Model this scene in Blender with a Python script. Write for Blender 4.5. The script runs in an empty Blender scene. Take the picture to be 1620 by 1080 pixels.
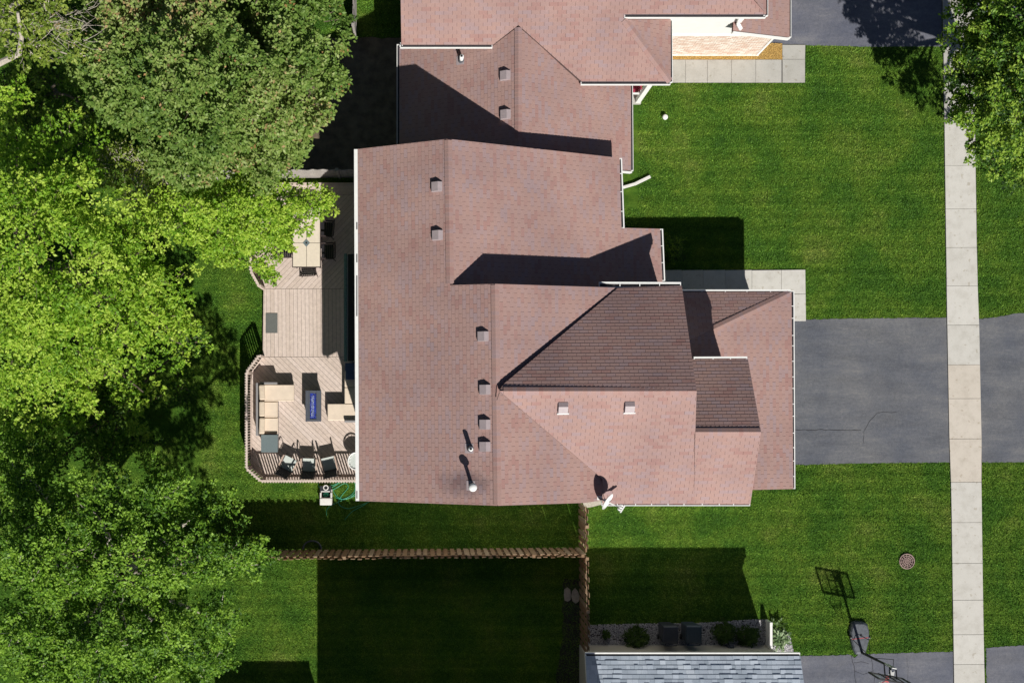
import bpy, math, random
import numpy as np
from mathutils import Vector, Matrix
random.seed(7)
RNG = np.random.default_rng(7)
SC = bpy.context.scene
COL = SC.collection
# ------------------------------------------------------------------ camera, sky, sun, exposure
F, HC, NX, NY = 1550.0, 38.75, 680.0, 635.0      # focal length (photo px), flying height (m), point straight below the drone
cam_d = bpy.data.cameras.new('camera'); cam = bpy.data.objects.new('camera', cam_d); COL.objects.link(cam)
cam.location = (0, 0, HC); cam.rotation_euler = (0, 0, 0)
cam_d.sensor_width = 36; cam_d.lens = F*36/1620
cam_d.shift_x = (810-NX)/1620; cam_d.shift_y = (NY-540)/1620
cam_d.clip_start = 0.5; cam_d.clip_end = 900
SC.camera = cam
SUN = Vector((0.358, -1.14, 1.0)).normalized()
world = bpy.data.worlds.new('World'); SC.world = world; world.use_nodes = True
wn = world.node_tree; bg = wn.nodes['Background']
sky = wn.nodes.new('ShaderNodeTexSky'); sky.sky_type = 'NISHITA'; sky.sun_disc = False
sky.air_density = 0.5; sky.dust_density = 0.4
sky.sun_elevation = math.asin(SUN.z); sky.sun_rotation = math.atan2(SUN.x, SUN.y)
wn.links.new(sky.outputs[0], bg.inputs[0]); bg.inputs[1].default_value = 0.05
sd = bpy.data.lights.new('sun', 'SUN'); so = bpy.data.objects.new('sun', sd); COL.objects.link(so)
sd.energy = 5.0; sd.angle = math.radians(0.5); sd.color = (1.0, 0.965, 0.91)
so.rotation_euler = SUN.to_track_quat('Z', 'Y').to_euler(); so.location = (10, -30, 30)
SC.view_settings.view_transform = 'Standard'; SC.view_settings.look = 'None'
SC.view_settings.exposure = 0.15; SC.view_settings.gamma = 1.0
try: SC.view_settings.use_curve_mapping = False
except Exception: pass

# ------------------------------------------------------------------ helpers
def P(px, py, z=0.0):
    s = (HC-z)/F
    return Vector(((px-NX)*s, -(py-NY)*s, z))
def G(px, py): return P(px, py, 0.0)
ORG = {}
def tag(o, label=None, cat=None, group=None, kind=None):
    if label: o['label'] = label
    if cat: o['category'] = cat
    if group: o['group'] = group
    if kind: o['kind'] = kind
    return o
def thing(name, loc, label, cat, group=None, rz=0.0, local=False):
    o = bpy.data.objects.new(name, None); COL.objects.link(o)
    o.empty_display_size = 0.2
    o.location = loc; o.rotation_euler = (0, 0, rz)
    tag(o, label, cat, group)
    ORG[o] = Vector((0, 0, 0)) if local else Vector(loc)
    return o
def mk_mesh(name, V, Fc, mat=None, smooth=False, rnd=None):
    me = bpy.data.meshes.new(name)
    me.from_pydata([tuple(v) for v in V], [], Fc)
    if rnd is not None:
        at = me.attributes.new('rnd', 'FLOAT', 'FACE'); at.data.foreach_set('value', np.asarray(rnd, dtype=np.float32))
    if mat: me.materials.append(mat)
    if smooth: me.polygons.foreach_set('use_smooth', [True]*len(me.polygons))
    me.update()
    return me
def obj(name, geo, mat, parent=None, smooth=False, rnd=None, bevel=0.0, kind=None, org=None):
    V, Fc = geo
    o0 = org if org is not None else (ORG.get(parent, Vector((0, 0, 0))) if parent is not None else Vector((0, 0, 0)))
    V = [(v[0]-o0.x, v[1]-o0.y, v[2]-o0.z) for v in V]
    me = mk_mesh(name, V, Fc, mat, smooth, rnd)
    o = bpy.data.objects.new(name, me); COL.objects.link(o)
    if parent is not None:
        o.parent = parent; ORG[o] = o0
    elif org is not None:
        o.location = org; ORG[o] = o0
    if bevel:
        m = o.modifiers.new('bevel', 'BEVEL'); m.width = bevel; m.segments = 2; m.limit_method = 'ANGLE'
    if kind: o['kind'] = kind
    return o
def join(gs):
    V = []; Fc = []
    for v, f in gs:
        n = len(V); V += list(v); Fc += [tuple(i+n for i in q) for q in f]
    return V, Fc
BF = [(0,3,2,1),(4,5,6,7),(0,1,5,4),(1,2,6,5),(2,3,7,6),(3,0,4,7)]
def box(x0, x1, y0, y1, z0, z1):
    return [(x0,y0,z0),(x1,y0,z0),(x1,y1,z0),(x0,y1,z0),(x0,y0,z1),(x1,y0,z1),(x1,y1,z1),(x0,y1,z1)], BF
def rot(geo, a, c=(0, 0, 0), axis='Z'):
    M = Matrix.Rotation(a, 3, axis); c = Vector(c)
    return [tuple(M @ (Vector(v)-c) + c) for v in geo[0]], geo[1]
def mov(geo, d): return [(v[0]+d[0], v[1]+d[1], v[2]+d[2]) for v in geo[0]], geo[1]
def beam(a, b, w, h, up=Vector((0, 0, 1))):
    a = Vector(a); b = Vector(b); d = (b-a).normalized()
    if abs(d.dot(up)) > .98: up = Vector((0, 1, 0))
    s = d.cross(up).normalized(); u = s.cross(d).normalized()
    V = []
    for p in (a, b):
        for i, j in ((-1,-1),(1,-1),(1,1),(-1,1)): V.append(tuple(p+s*(w/2*i)+u*(h/2*j)))
    return V, [(0,1,2,3),(7,6,5,4),(0,4,5,1),(1,5,6,2),(2,6,7,3),(3,7,4,0)]
def prism(poly, z0, z1):
    n = len(poly)
    a = sum(poly[i][0]*poly[(i+1) % n][1]-poly[(i+1) % n][0]*poly[i][1] for i in range(n))
    if a < 0: poly = poly[::-1]
    V = [(p[0], p[1], z0) for p in poly]+[(p[0], p[1], z1) for p in poly]
    Fc = [tuple(range(n-1, -1, -1)), tuple(range(n, 2*n))]+[(i, (i+1) % n, n+(i+1) % n, n+i) for i in range(n)]
    return V, Fc
def tube(pts, r, n=8, caps=True):
    pts = [Vector(p) for p in pts]; rs = r if isinstance(r, (list, tuple)) else [r]*len(pts)
    V = []; Fc = []; prev = None
    for i, p in enumerate(pts):
        d = (pts[min(i+1, len(pts)-1)]-pts[max(i-1, 0)]).normalized()
        ref = prev if prev is not None else (Vector((0, 0, 1)) if abs(d.z) < .9 else Vector((1, 0, 0)))
        s = d.cross(ref)
        if s.length < 1e-4: s = d.cross(Vector((0, 1, 0)))
        s.normalize(); u = s.cross(d).normalized(); prev = u
        for k in range(n):
            a = 2*math.pi*k/n; V.append(tuple(p+(s*math.cos(a)+u*math.sin(a))*rs[i]))
    for i in range(len(pts)-1):
        for k in range(n):
            Fc.append((i*n+k, i*n+(k+1) % n, (i+1)*n+(k+1) % n, (i+1)*n+k))
    if caps:
        Fc.append(tuple(range(n))[::-1]); Fc.append(tuple((len(pts)-1)*n+k for k in range(n)))
    return V, Fc
def lathe(prof, c=(0, 0, 0), n=16):
    V = []; Fc = []
    for r, z in prof:
        for k in range(n):
            a = 2*math.pi*k/n; V.append((c[0]+r*math.cos(a), c[1]+r*math.sin(a), c[2]+z))
    for i in range(len(prof)-1):
        for k in range(n): Fc.append((i*n+k, i*n+(k+1) % n, (i+1)*n+(k+1) % n, (i+1)*n+k))
    Fc.append(tuple(range(n))[::-1]); Fc.append(tuple((len(prof)-1)*n+k for k in range(n)))
    return V, Fc
def clip(poly, conv):
    """clip 2-D poly by convex ccw polygon"""
    out = poly
    m = len(conv)
    for i in range(m):
        a = conv[i]; b = conv[(i+1) % m]; ex, ey = b[0]-a[0], b[1]-a[1]
        inp = out; out = []
        if not inp: break
        side = [ex*(p[1]-a[1])-ey*(p[0]-a[0]) for p in inp]
        for j in range(len(inp)):
            p, q = inp[j], inp[(j+1) % len(inp)]; sp, sq = side[j], side[(j+1) % len(inp)]
            if sp >= 0: out.append(p)
            if (sp >= 0) != (sq >= 0):
                t = sp/(sp-sq); out.append((p[0]+(q[0]-p[0])*t, p[1]+(q[1]-p[1])*t))
    return out
def area2(poly):
    return sum(poly[i][0]*poly[(i+1) % len(poly)][1]-poly[(i+1) % len(poly)][0]*poly[i][1] for i in range(len(poly)))/2
def ccw(poly): return poly if area2(poly) > 0 else poly[::-1]
def copy_tree(o, parent=None):
    c = o.copy(); COL.objects.link(c)
    if parent is not None: c.parent = parent
    for ch in KIDS.get(o, [x for x in bpy.data.objects if x.parent == o]): copy_tree(ch, c)
    return c
KIDS = {}

# ------------------------------------------------------------------ materials
def nmat(name):
    m = bpy.data.materials.new(name); m.use_nodes = True
    nt = m.node_tree; b = nt.nodes['Principled BSDF']
    return m, nt, b
def ramp(nt, stops):
    r = nt.nodes.new('ShaderNodeValToRGB'); e = r.color_ramp.elements
    while len(e) < len(stops): e.new(0.5)
    for i, (p, c) in enumerate(stops):
        e[i].position = p; e[i].color = (c[0], c[1], c[2], 1)
    return r
def noise(nt, scale, detail=4, rough=.55, vec=None):
    n = nt.nodes.new('ShaderNodeTexNoise'); n.inputs['Scale'].default_value = scale
    n.inputs['Detail'].default_value = detail; n.inputs['Roughness'].default_value = rough
    if vec is not None: nt.links.new(vec, n.inputs['Vector'])
    return n
def geo_pos(nt): return nt.nodes.new('ShaderNodeNewGeometry').outputs['Position']
def mixc(nt, a, b, fac, mode='MIX'):
    m = nt.nodes.new('ShaderNodeMix'); m.data_type = 'RGBA'; m.blend_type = mode
    for s, v in ((m.inputs[6], a), (m.inputs[7], b), (m.inputs[0], fac)):
        if hasattr(v, 'is_output') or isinstance(v, bpy.types.NodeSocket): nt.links.new(v, s)
        elif isinstance(v, (int, float)): s.default_value = v
        else: s.default_value = (v[0], v[1], v[2], 1)
    return m.outputs[2]
def plain(name, col, rough=.7, var=.12, scale=14, bump=0.0, metal=0.0, bscale=None, spec=None):
    m, nt, b = nmat(name)
    n = noise(nt, scale, 5, .6, geo_pos(nt))
    r = ramp(nt, [(.3, [c*(1-var) for c in col]), (.7, [min(1, c*(1+var)) for c in col])])
    nt.links.new(n.outputs[0], r.inputs[0]); nt.links.new(r.outputs[0], b.inputs['Base Color'])
    b.inputs['Roughness'].default_value = rough; b.inputs['Metallic'].default_value = metal
    if spec is not None: b.inputs['Specular IOR Level'].default_value = spec
    if bump:
        bn = nt.nodes.new('ShaderNodeBump'); bn.inputs['Strength'].default_value = bump; bn.inputs['Distance'].default_value = .01
        n2 = noise(nt, bscale or scale*4, 4, .6, geo_pos(nt))
        nt.links.new(n2.outputs[0], bn.inputs['Height']); nt.links.new(bn.outputs[0], b.inputs['Normal'])
    return m
def rnd_value(nt):
    at = nt.nodes.new('ShaderNodeAttribute'); at.attribute_name = 'rnd'
    oi = nt.nodes.new('ShaderNodeObjectInfo')
    a = nt.nodes.new('ShaderNodeMath'); a.operation = 'ADD'
    nt.links.new(at.outputs['Fac'], a.inputs[0]); nt.links.new(oi.outputs['Random'], a.inputs[1])
    f = nt.nodes.new('ShaderNodeMath'); f.operation = 'FRACT'; nt.links.new(a.outputs[0], f.inputs[0])
    return f.outputs[0]
def shingle_mat(name, stops, stain_at=None):
    m, nt, b = nmat(name); pos = geo_pos(nt)
    rv = rnd_value(nt)
    n1 = noise(nt, .9, 3, .5, pos)
    ad = nt.nodes.new('ShaderNodeMath'); ad.operation = 'MULTIPLY_ADD'; ad.inputs[1].default_value = .6; ad.inputs[2].default_value = -.05
    nt.links.new(rv, ad.inputs[0])
    ad2 = nt.nodes.new('ShaderNodeMath'); ad2.operation = 'MULTIPLY_ADD'; ad2.inputs[1].default_value = .5
    nt.links.new(n1.outputs[0], ad2.inputs[0]); nt.links.new(ad.outputs[0], ad2.inputs[2])
    r = ramp(nt, stops); nt.links.new(ad2.outputs[0], r.inputs[0])
    # granule speckle
    n2 = noise(nt, 90, 2, .7, pos); r2 = ramp(nt, [(.3, (.78, .78, .78)), (.7, (1.15, 1.15, 1.15))]); nt.links.new(n2.outputs[0], r2.inputs[0])
    c = mixc(nt, r.outputs[0], r2.outputs[0], 1.0, 'MULTIPLY')
    n3 = noise(nt, .35, 4, .6, pos); r3 = ramp(nt, [(.35, (.86, .86, .88)), (.62, (1.04, 1.03, 1.02))]); nt.links.new(n3.outputs[0], r3.inputs[0])
    c = mixc(nt, c, r3.outputs[0], 1.0, 'MULTIPLY')
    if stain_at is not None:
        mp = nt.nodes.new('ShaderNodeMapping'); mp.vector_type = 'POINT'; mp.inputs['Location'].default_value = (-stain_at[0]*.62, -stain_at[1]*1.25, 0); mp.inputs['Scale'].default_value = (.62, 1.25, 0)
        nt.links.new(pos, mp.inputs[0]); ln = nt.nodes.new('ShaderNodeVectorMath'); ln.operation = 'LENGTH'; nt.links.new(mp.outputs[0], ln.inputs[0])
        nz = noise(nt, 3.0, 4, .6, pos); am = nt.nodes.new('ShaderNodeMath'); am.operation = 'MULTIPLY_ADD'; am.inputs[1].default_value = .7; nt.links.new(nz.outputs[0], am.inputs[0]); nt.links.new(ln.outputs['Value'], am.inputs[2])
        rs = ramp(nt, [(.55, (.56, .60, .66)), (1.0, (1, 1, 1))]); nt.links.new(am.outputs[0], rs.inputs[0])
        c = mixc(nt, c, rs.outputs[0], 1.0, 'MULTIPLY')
    nt.links.new(c, b.inputs['Base Color']); b.inputs['Roughness'].default_value = .92
    b.inputs['Specular IOR Level'].default_value = .25
    bn = nt.nodes.new('ShaderNodeBump'); bn.inputs['Strength'].default_value = .35; bn.inputs['Distance'].default_value = .004
    nt.links.new(n2.outputs[0], bn.inputs['Height']); nt.links.new(bn.outputs[0], b.inputs['Normal'])
    return m
M = {}
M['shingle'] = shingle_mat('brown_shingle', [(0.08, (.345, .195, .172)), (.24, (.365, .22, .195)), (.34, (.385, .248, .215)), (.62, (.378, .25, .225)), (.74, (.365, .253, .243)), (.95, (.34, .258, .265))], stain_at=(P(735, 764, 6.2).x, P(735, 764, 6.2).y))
M['shingle_grey'] = shingle_mat('grey_shingle', [(0.05, (.32, .38, .44)), (.4, (.44, .505, .58)), (.75, (.55, .62, .70)), (.95, (.63, .69, .75))])
M['underlay'] = plain('dark_underlay', (.10, .065, .06), .95)
M['underlay_grey'] = plain('dark_grey_underlay', (.05, .06, .075), .95)
M['white_metal'] = plain('white_gutter_metal', (.80, .80, .77), .45, .05, 6)
M['gutter_dirt_and_gap'] = plain('gutter_dirt_and_gap', (.045, .04, .045), .9, .5, 20)
M['dark_metal'] = plain('dark_drip_edge', (.09, .085, .10), .6, .2)
M['vent'] = plain('mauve_vent_metal', (.36, .30, .305), .55, .08, 10)
M['siding'] = plain('white_siding', (.70, .69, .66), .6, .03, 3)
M['siding_beige'] = plain('beige_siding', (.50, .46, .38), .7, .05, 3)
M['foundation'] = plain('concrete_foundation', (.38, .37, .35), .9, .1)
M['glass'] = plain('window_glass', (.03, .04, .05), .08, .05)
M['deck'] = None
M['concrete'] = None
M['white_paint'] = plain('white_paint', (.80, .79, .76), .5, .04, 5)
M['cushion'] = plain('cream_cushion_cloth', (.72, .60, .475), .9, .06, 4, .3, bscale=60)
M['cushion_shade'] = plain('cream_cushion_shaded', (.62, .51, .39), .9, .10, 8, .4, bscale=30)  # darker copy of the cushion cream, shade put into its colour
M['wicker'] = plain('grey_wicker', (.26, .25, .25), .7, .25, 60, .5)
M['slate'] = plain('slate_grey_top', (.15, .19, .195), .5, .10, 30)
M['fire_metal'] = plain('dark_grey_fire_table_metal', (.085, .095, .115), .45, .15, 20)
M['blue_glass'] = plain('blue_glass_chips', (.06, .10, .55), .15, .5, 30)
M['tile'] = plain('cream_stone_tile', (.72, .63, .50), .5, .06, 9)
M['black_metal'] = plain('black_metal', (.022, .02, .022), .45, .3)
M['brown_metal'] = plain('dark_brown_metal', (.05, .035, .033), .5, .3)
M['sling_dark'] = plain('dark_mesh_sling', (.055, .055, .052), .8, .2, 40)
M['sling_light'] = plain('pale_grey_sling', (.52, .56, .52), .8, .05, 30)
M['arm_wood'] = plain('tan_armrest', (.52, .38, .30), .6, .1, 20)
M['mat'] = plain('charcoal_doormat', (.13, .135, .125), .95, .15, 30, .4)
M['teal'] = plain('teal_grey_fabric_case', (.13, .22, .21), .7, .35, 25)
M['roof_dark'] = plain('dark_membrane', (.035, .035, .035), .9)
M['blue_cover'] = plain('navy_blue_cover', (.045, .075, .17), .6, .1)
M['hose'] = plain('green_hose', (.04, .34, .20), .4, .15, 10)
M['plastic_white'] = plain('off_white_plastic', (.72, .70, .66), .45, .08, 10)
M['plastic_black'] = plain('black_plastic', (.02, .022, .026), .5, .3)
M['plastic_grey'] = plain('weathered_grey_plastic', (.085, .095, .11), .55, .35, 9)
M['red'] = plain('red_paint', (.55, .08, .09), .5)
M['bin'] = plain('dark_bin_plastic', (.04, .045, .06), .45, .1)
M['bin_blue'] = plain('dark_blue_bin_plastic', (.045, .065, .085), .45, .1)
m, nt, b = nmat('clear_acrylic_board'); b.inputs['Base Color'].default_value = (.5, .55, .53, 1); b.inputs['Roughness'].default_value = .1
tr_ = nt.nodes.new('ShaderNodeBsdfTransparent'); mx_ = nt.nodes.new('ShaderNodeMixShader'); mx_.inputs[0].default_value = .82
nt.links.new(b.outputs[0], mx_.inputs[1]); nt.links.new(tr_.outputs[0], mx_.inputs[2]); nt.links.new(mx_.outputs[0], nt.nodes['Material Output'].inputs[0]); M['clear'] = m
M['rust'] = plain('mauve_grate_metal', (.36, .25, .22), .7, .15, 30)
M['hole'] = plain('dark_pit', (.012, .01, .01), 1.0)
M['gold_mulch'] = plain('gold_wood_mulch', (.52, .33, .10), .95, .5, 38, 1.0, bscale=50)
M['terracotta'] = plain('terracotta_pot', (.30, .12, .07), .8)
M['petal'] = plain('crimson_petals', (.42, .03, .08), .7, .4, 60)
M['pebble'] = None
M['bark'] = plain('grey_brown_bark', (.11, .085, .06), .95, .35, 22, .8)
M['bark_pale'] = plain('pale_grey_bark', (.42, .37, .31), .9, .25, 20, .6)
M['flagstone'] = plain('pale_flagstone', (.42, .38, .32), .9, .2, 12, .5)
M['weathered'] = None

def wood_mat(name, ca, cb, cc, spread=.5, rough=.8, grain=1.0):
    m, nt, b = nmat(name); rv = rnd_value(nt)
    tc = nt.nodes.new('ShaderNodeTexCoord')
    r = ramp(nt, [(.0, ca), (.5, cb), (1.0, cc)]); nt.links.new(rv, r.inputs[0])
    n = noise(nt, 7, 6, .7, geo_pos(nt)); r2 = ramp(nt, [(.3, (1-.2*grain,)*3), (.7, (1+.08*grain,)*3)]); nt.links.new(n.outputs[0], r2.inputs[0])
    c = mixc(nt, r.outputs[0], r2.outputs[0], 1.0, 'MULTIPLY'); nt.links.new(c, b.inputs['Base Color'])
    b.inputs['Roughness'].default_value = rough
    bn = nt.nodes.new('ShaderNodeBump'); bn.inputs['Strength'].default_value = .3; bn.inputs['Distance'].default_value = .004
    n3 = noise(nt, 60, 3, .6, geo_pos(nt)); nt.links.new(n3.outputs[0], bn.inputs['Height']); nt.links.new(bn.outputs[0], b.inputs['Normal'])
    return m
M['deck'] = wood_mat('pinkish_beige_deck_paint', (.60, .49, .415), (.645, .53, .455), (.675, .56, .49))
M['fence'] = wood_mat('orange_brown_cedar', (.23, .13, .065), (.29, .19, .11), (.34, .25, .165))
M['fence_grey'] = wood_mat('weathered_grey_fence', (.33, .30, .27), (.38, .35, .32), (.30, .27, .25))
M['brick'] = wood_mat('pink_white_brick', (.62, .44, .35), (.68, .55, .45), (.78, .72, .64), grain=.5)
M['pebble'] = wood_mat('pale_river_pebble', (.34, .33, .37), (.50, .48, .50), (.76, .74, .72), grain=.4)

def concrete_mat(name, ca, cb):
    m, nt, b = nmat(name); pos = geo_pos(nt); rv = rnd_value(nt)
    r = ramp(nt, [(0, ca), (1, cb)]); nt.links.new(rv, r.inputs[0])
    n = noise(nt, 2.2, 8, .72, pos); r2 = ramp(nt, [(.3, (.84, .83, .81)), (.52, (1, 1, 1)), (.75, (1.06, 1.06, 1.06))]); nt.links.new(n.outputs[0], r2.inputs[0])
    c = mixc(nt, r.outputs[0], r2.outputs[0], 1.0, 'MULTIPLY')
    n2 = noise(nt, 45, 3, .7, pos); r3 = ramp(nt, [(.28, (.80, .79, .76)), (.45, (1, 1, 1))]); nt.links.new(n2.outputs[0], r3.inputs[0])
    c = mixc(nt, c, r3.outputs[0], 1.0, 'MULTIPLY')
    n4 = noise(nt, 6.5, 2, .4, pos); r4 = ramp(nt, [(.66, (1, 1, 1)), (.72, (.80, .77, .72))]); nt.links.new(n4.outputs[0], r4.inputs[0])
    c = mixc(nt, c, r4.outputs[0], 1.0, 'MULTIPLY')
    nt.links.new(c, b.inputs['Base Color']); b.inputs['Roughness'].default_value = .9
    bn = nt.nodes.new('ShaderNodeBump'); bn.inputs['Strength'].default_value = .4; bn.inputs['Distance'].default_value = .004
    nt.links.new(n2.outputs[0], bn.inputs['Height']); nt.links.new(bn.outputs[0], b.inputs['Normal'])
    return m
M['concrete'] = concrete_mat('old_concrete', (.55, .53, .48), (.59, .57, .52))
M['concrete_new'] = concrete_mat('newer_tan_concrete', (.56, .505, .43), (.585, .53, .455))
M['concrete_grey'] = concrete_mat('greyer_concrete', (.41, .40, .36), (.46, .445, .405))
def asphalt_mat(name, base, warm):
    m, nt, b = nmat(name); pos = geo_pos(nt)
    mp = nt.nodes.new('ShaderNodeMapping'); mp.inputs['Scale'].default_value = (.35, 1.6, 1); nt.links.new(pos, mp.inputs[0])
    n = noise(nt, 1.2, 8, .65, mp.outputs[0]); r = ramp(nt, [(.3, [c*.78 for c in base]), (.55, base), (.75, warm)]); nt.links.new(n.outputs[0], r.inputs[0])
    n2 = noise(nt, 70, 2, .8, pos); r2 = ramp(nt, [(.3, (.7, .7, .7)), (.5, (1, 1, 1)), (.72, (1.5, 1.5, 1.5))]); nt.links.new(n2.outputs[0], r2.inputs[0])
    c = mixc(nt, r.outputs[0], r2.outputs[0], 1.0, 'MULTIPLY')
    mp3 = nt.nodes.new('ShaderNodeMapping'); mp3.inputs['Scale'].default_value = (.5, 5, 1); nt.links.new(pos, mp3.inputs[0])
    n3 = noise(nt, 3.0, 6, .75, mp3.outputs[0]); r3 = ramp(nt, [(.56, (0, 0, 0)), (.78, (.7, .7, .7))]); nt.links.new(n3.outputs[0], r3.inputs[0])
    c = mixc(nt, c, (.27, .26, .25), r3.outputs[0])
    n5 = noise(nt, .5, 5, .6, pos); r5 = ramp(nt, [(.35, (.74, .77, .84)), (.65, (1.14, 1.11, 1.06))]); nt.links.new(n5.outputs[0], r5.inputs[0])
    c = mixc(nt, c, r5.outputs[0], 1.0, 'MULTIPLY')
    n6 = noise(nt, 9, 6, .8, pos); r6 = ramp(nt, [(.32, (.78, .79, .82)), (.5, (1, 1, 1)), (.7, (1.22, 1.2, 1.16))]); nt.links.new(n6.outputs[0], r6.inputs[0])
    c = mixc(nt, c, r6.outputs[0], 1.0, 'MULTIPLY')
    n7 = noise(nt, 26, 2, .5, pos); r7 = ramp(nt, [(.73, (0, 0, 0)), (.78, (.55, .55, .55))]); nt.links.new(n7.outputs[0], r7.inputs[0])
    c = mixc(nt, c, (.34, .33, .31), r7.outputs[0])
    nt.links.new(c, b.inputs['Base Color']); b.inputs['Roughness'].default_value = .85
    bn = nt.nodes.new('ShaderNodeBump'); bn.inputs['Strength'].default_value = .5; bn.inputs['Distance'].default_value = .006
    nt.links.new(n2.outputs[0], bn.inputs['Height']); nt.links.new(bn.outputs[0], b.inputs['Normal'])
    return m
M['asphalt'] = asphalt_mat('worn_asphalt', (.125, .13, .143), (.17, .168, .168))
M['asphalt_top'] = asphalt_mat('speckled_asphalt', (.14, .145, .175), (.23, .225, .23))
M['asphalt_low'] = asphalt_mat('smooth_asphalt', (.135, .14, .165), (.17, .175, .195))
M['crack'] = plain('asphalt_crack', (.03, .03, .035), 1.0)

def grass_color(nt, gain=1.0):
    pos = geo_pos(nt)
    n = noise(nt, .55, 6, .62, pos)
    r = ramp(nt, [(.25, (.026*gain, .070*gain, .010*gain)), (.42, (.042*gain, .100*gain, .011*gain)), (.56, (.066*gain, .124*gain, .014*gain)), (.70, (.095*gain, .138*gain, .024*gain)), (.80, (.13*gain, .148*gain, .04*gain))])
    nt.links.new(n.outputs[0], r.inputs[0])
    mp = nt.nodes.new('ShaderNodeMapping'); mp.inputs['Scale'].default_value = (.04, 2.6, 1); nt.links.new(pos, mp.inputs[0])
    n2 = noise(nt, 1.3, 4, .6, mp.outputs[0]); r2 = ramp(nt, [(.3, (.78, .82, .78)), (.62, (1.08, 1.06, 1.05)), (.74, (1.4, 1.28, 1.35))]); nt.links.new(n2.outputs[0], r2.inputs[0])
    c = mixc(nt, r.outputs[0], r2.outputs[0], 1.0, 'MULTIPLY')
    wv = nt.nodes.new('ShaderNodeTexWave'); wv.wave_type = 'BANDS'; wv.bands_direction = 'Y'; wv.inputs['Scale'].default_value = .55; wv.inputs['Distortion'].default_value = 2.2; wv.inputs['Detail'].default_value = 3; wv.inputs['Detail Scale'].default_value = .5
    nt.links.new(pos, wv.inputs['Vector']); rw = ramp(nt, [(.1, (.93, .94, .93)), (.5, (1, 1, 1)), (.93, (1.05, 1.04, 1.04)), (1, (1.22, 1.16, 1.22))]); nt.links.new(wv.outputs['Color'], rw.inputs[0])
    c = mixc(nt, c, rw.outputs[0], 1.0, 'MULTIPLY')
    n3 = noise(nt, 5.5, 5, .7, pos); r3 = ramp(nt, [(.28, (.64, .70, .66)), (.5, (1, 1, 1)), (.75, (1.5, 1.3, 1.25))]); nt.links.new(n3.outputs[0], r3.inputs[0])
    return mixc(nt, c, r3.outputs[0], 1.0, 'MULTIPLY')
m, nt, b = nmat('lawn_soil_and_thatch'); nt.links.new(grass_color(nt, 1.15), b.inputs['Base Color']); b.inputs['Roughness'].default_value = 1.0; b.inputs['Specular IOR Level'].default_value = .1
bn = nt.nodes.new('ShaderNodeBump'); bn.inputs['Strength'].default_value = .8; bn.inputs['Distance'].default_value = .03
nn = noise(nt, 22, 4, .7, geo_pos(nt)); nt.links.new(nn.outputs[0], bn.inputs['Height']); nt.links.new(bn.outputs[0], b.inputs['Normal'])
M['lawn'] = m
m, nt, b = nmat('grass_blades'); c = grass_color(nt, 2.2)
rv = rnd_value(nt); rr = ramp(nt, [(0, (.5, .55, .5)), (.5, (.95, .95, .95)), (.9, (1.35, 1.25, 1.25)), (1, (1.9, 1.6, 1.9))]); nt.links.new(rv, rr.inputs[0])
c = mixc(nt, c, rr.outputs[0], 1.0, 'MULTIPLY'); nt.links.new(c, b.inputs['Base Color']); b.inputs['Roughness'].default_value = .6; b.inputs['Specular IOR Level'].default_value = .2
M['grass'] = m
M['yard_dirt'] = plain('brown_dry_yard', (.16, .125, .08), .95, .45, 2.5, .8, bscale=20)
M['bed_dark'] = plain('dark_bed_soil', (.038, .032, .034), .95, .5, 8, .8)

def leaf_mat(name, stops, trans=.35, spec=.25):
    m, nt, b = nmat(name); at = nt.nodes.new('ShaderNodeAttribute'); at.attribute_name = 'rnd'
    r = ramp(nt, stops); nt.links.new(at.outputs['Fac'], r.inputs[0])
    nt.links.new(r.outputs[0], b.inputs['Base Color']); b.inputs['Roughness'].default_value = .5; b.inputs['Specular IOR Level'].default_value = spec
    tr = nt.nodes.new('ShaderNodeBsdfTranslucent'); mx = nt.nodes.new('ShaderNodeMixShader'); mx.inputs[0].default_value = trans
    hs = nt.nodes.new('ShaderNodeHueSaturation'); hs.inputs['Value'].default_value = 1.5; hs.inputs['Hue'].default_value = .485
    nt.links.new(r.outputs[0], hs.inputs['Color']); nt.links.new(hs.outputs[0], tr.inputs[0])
    out = nt.nodes['Material Output']
    nt.links.new(b.outputs[0], mx.inputs[1]); nt.links.new(tr.outputs[0], mx.inputs[2]); nt.links.new(mx.outputs[0], out.inputs[0])
    return m
M['leaf_lime'] = leaf_mat('lime_green_leaves', [(0, (.12, .26, .012)), (.35, (.17, .33, .025)), (.7, (.30, .47, .04)), (1, (.46, .60, .09))], .36)
M['leaf_dull'] = leaf_mat('dull_green_leaves', [(0, (.06, .125, .02)), (.4, (.15, .25, .045)), (.8, (.27, .36, .09)), (.97, (.36, .42, .17)), (1, (.42, .30, .14))], .3)
M['leaf_mid'] = leaf_mat('mid_green_leaves', [(0, (.022, .065, .007)), (.35, (.065, .16, .014)), (.65, (.14, .28, .024)), (1, (.27, .44, .05))], .32)
M['leaf_dark'] = leaf_mat('deep_green_leaves', [(0, (.016, .045, .007)), (.45, (.05, .12, .015)), (.7, (.15, .29, .025)), (1, (.31, .44, .06))], .28)  # ramp ends paint dark crown gaps and bright highlights into the leaves
M['leaf_olive'] = leaf_mat('olive_yellow_leaves', [(0, (.06, .115, .015)), (.5, (.17, .26, .03)), (1, (.33, .40, .08))], .35)
M['leaf_shrub'] = leaf_mat('shrub_leaves', [(0, (.04, .08, .015)), (.5, (.08, .15, .025)), (1, (.12, .20, .04))], .2)
M['leaf_iris'] = leaf_mat('iris_leaves', [(0, (.10, .17, .07)), (.5, (.20, .30, .13)), (1, (.36, .44, .26))], .3)
M['leaf_dead'] = leaf_mat('tan_dry_leaves', [(0, (.30, .17, .06)), (1, (.48, .30, .12))], .2)

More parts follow.
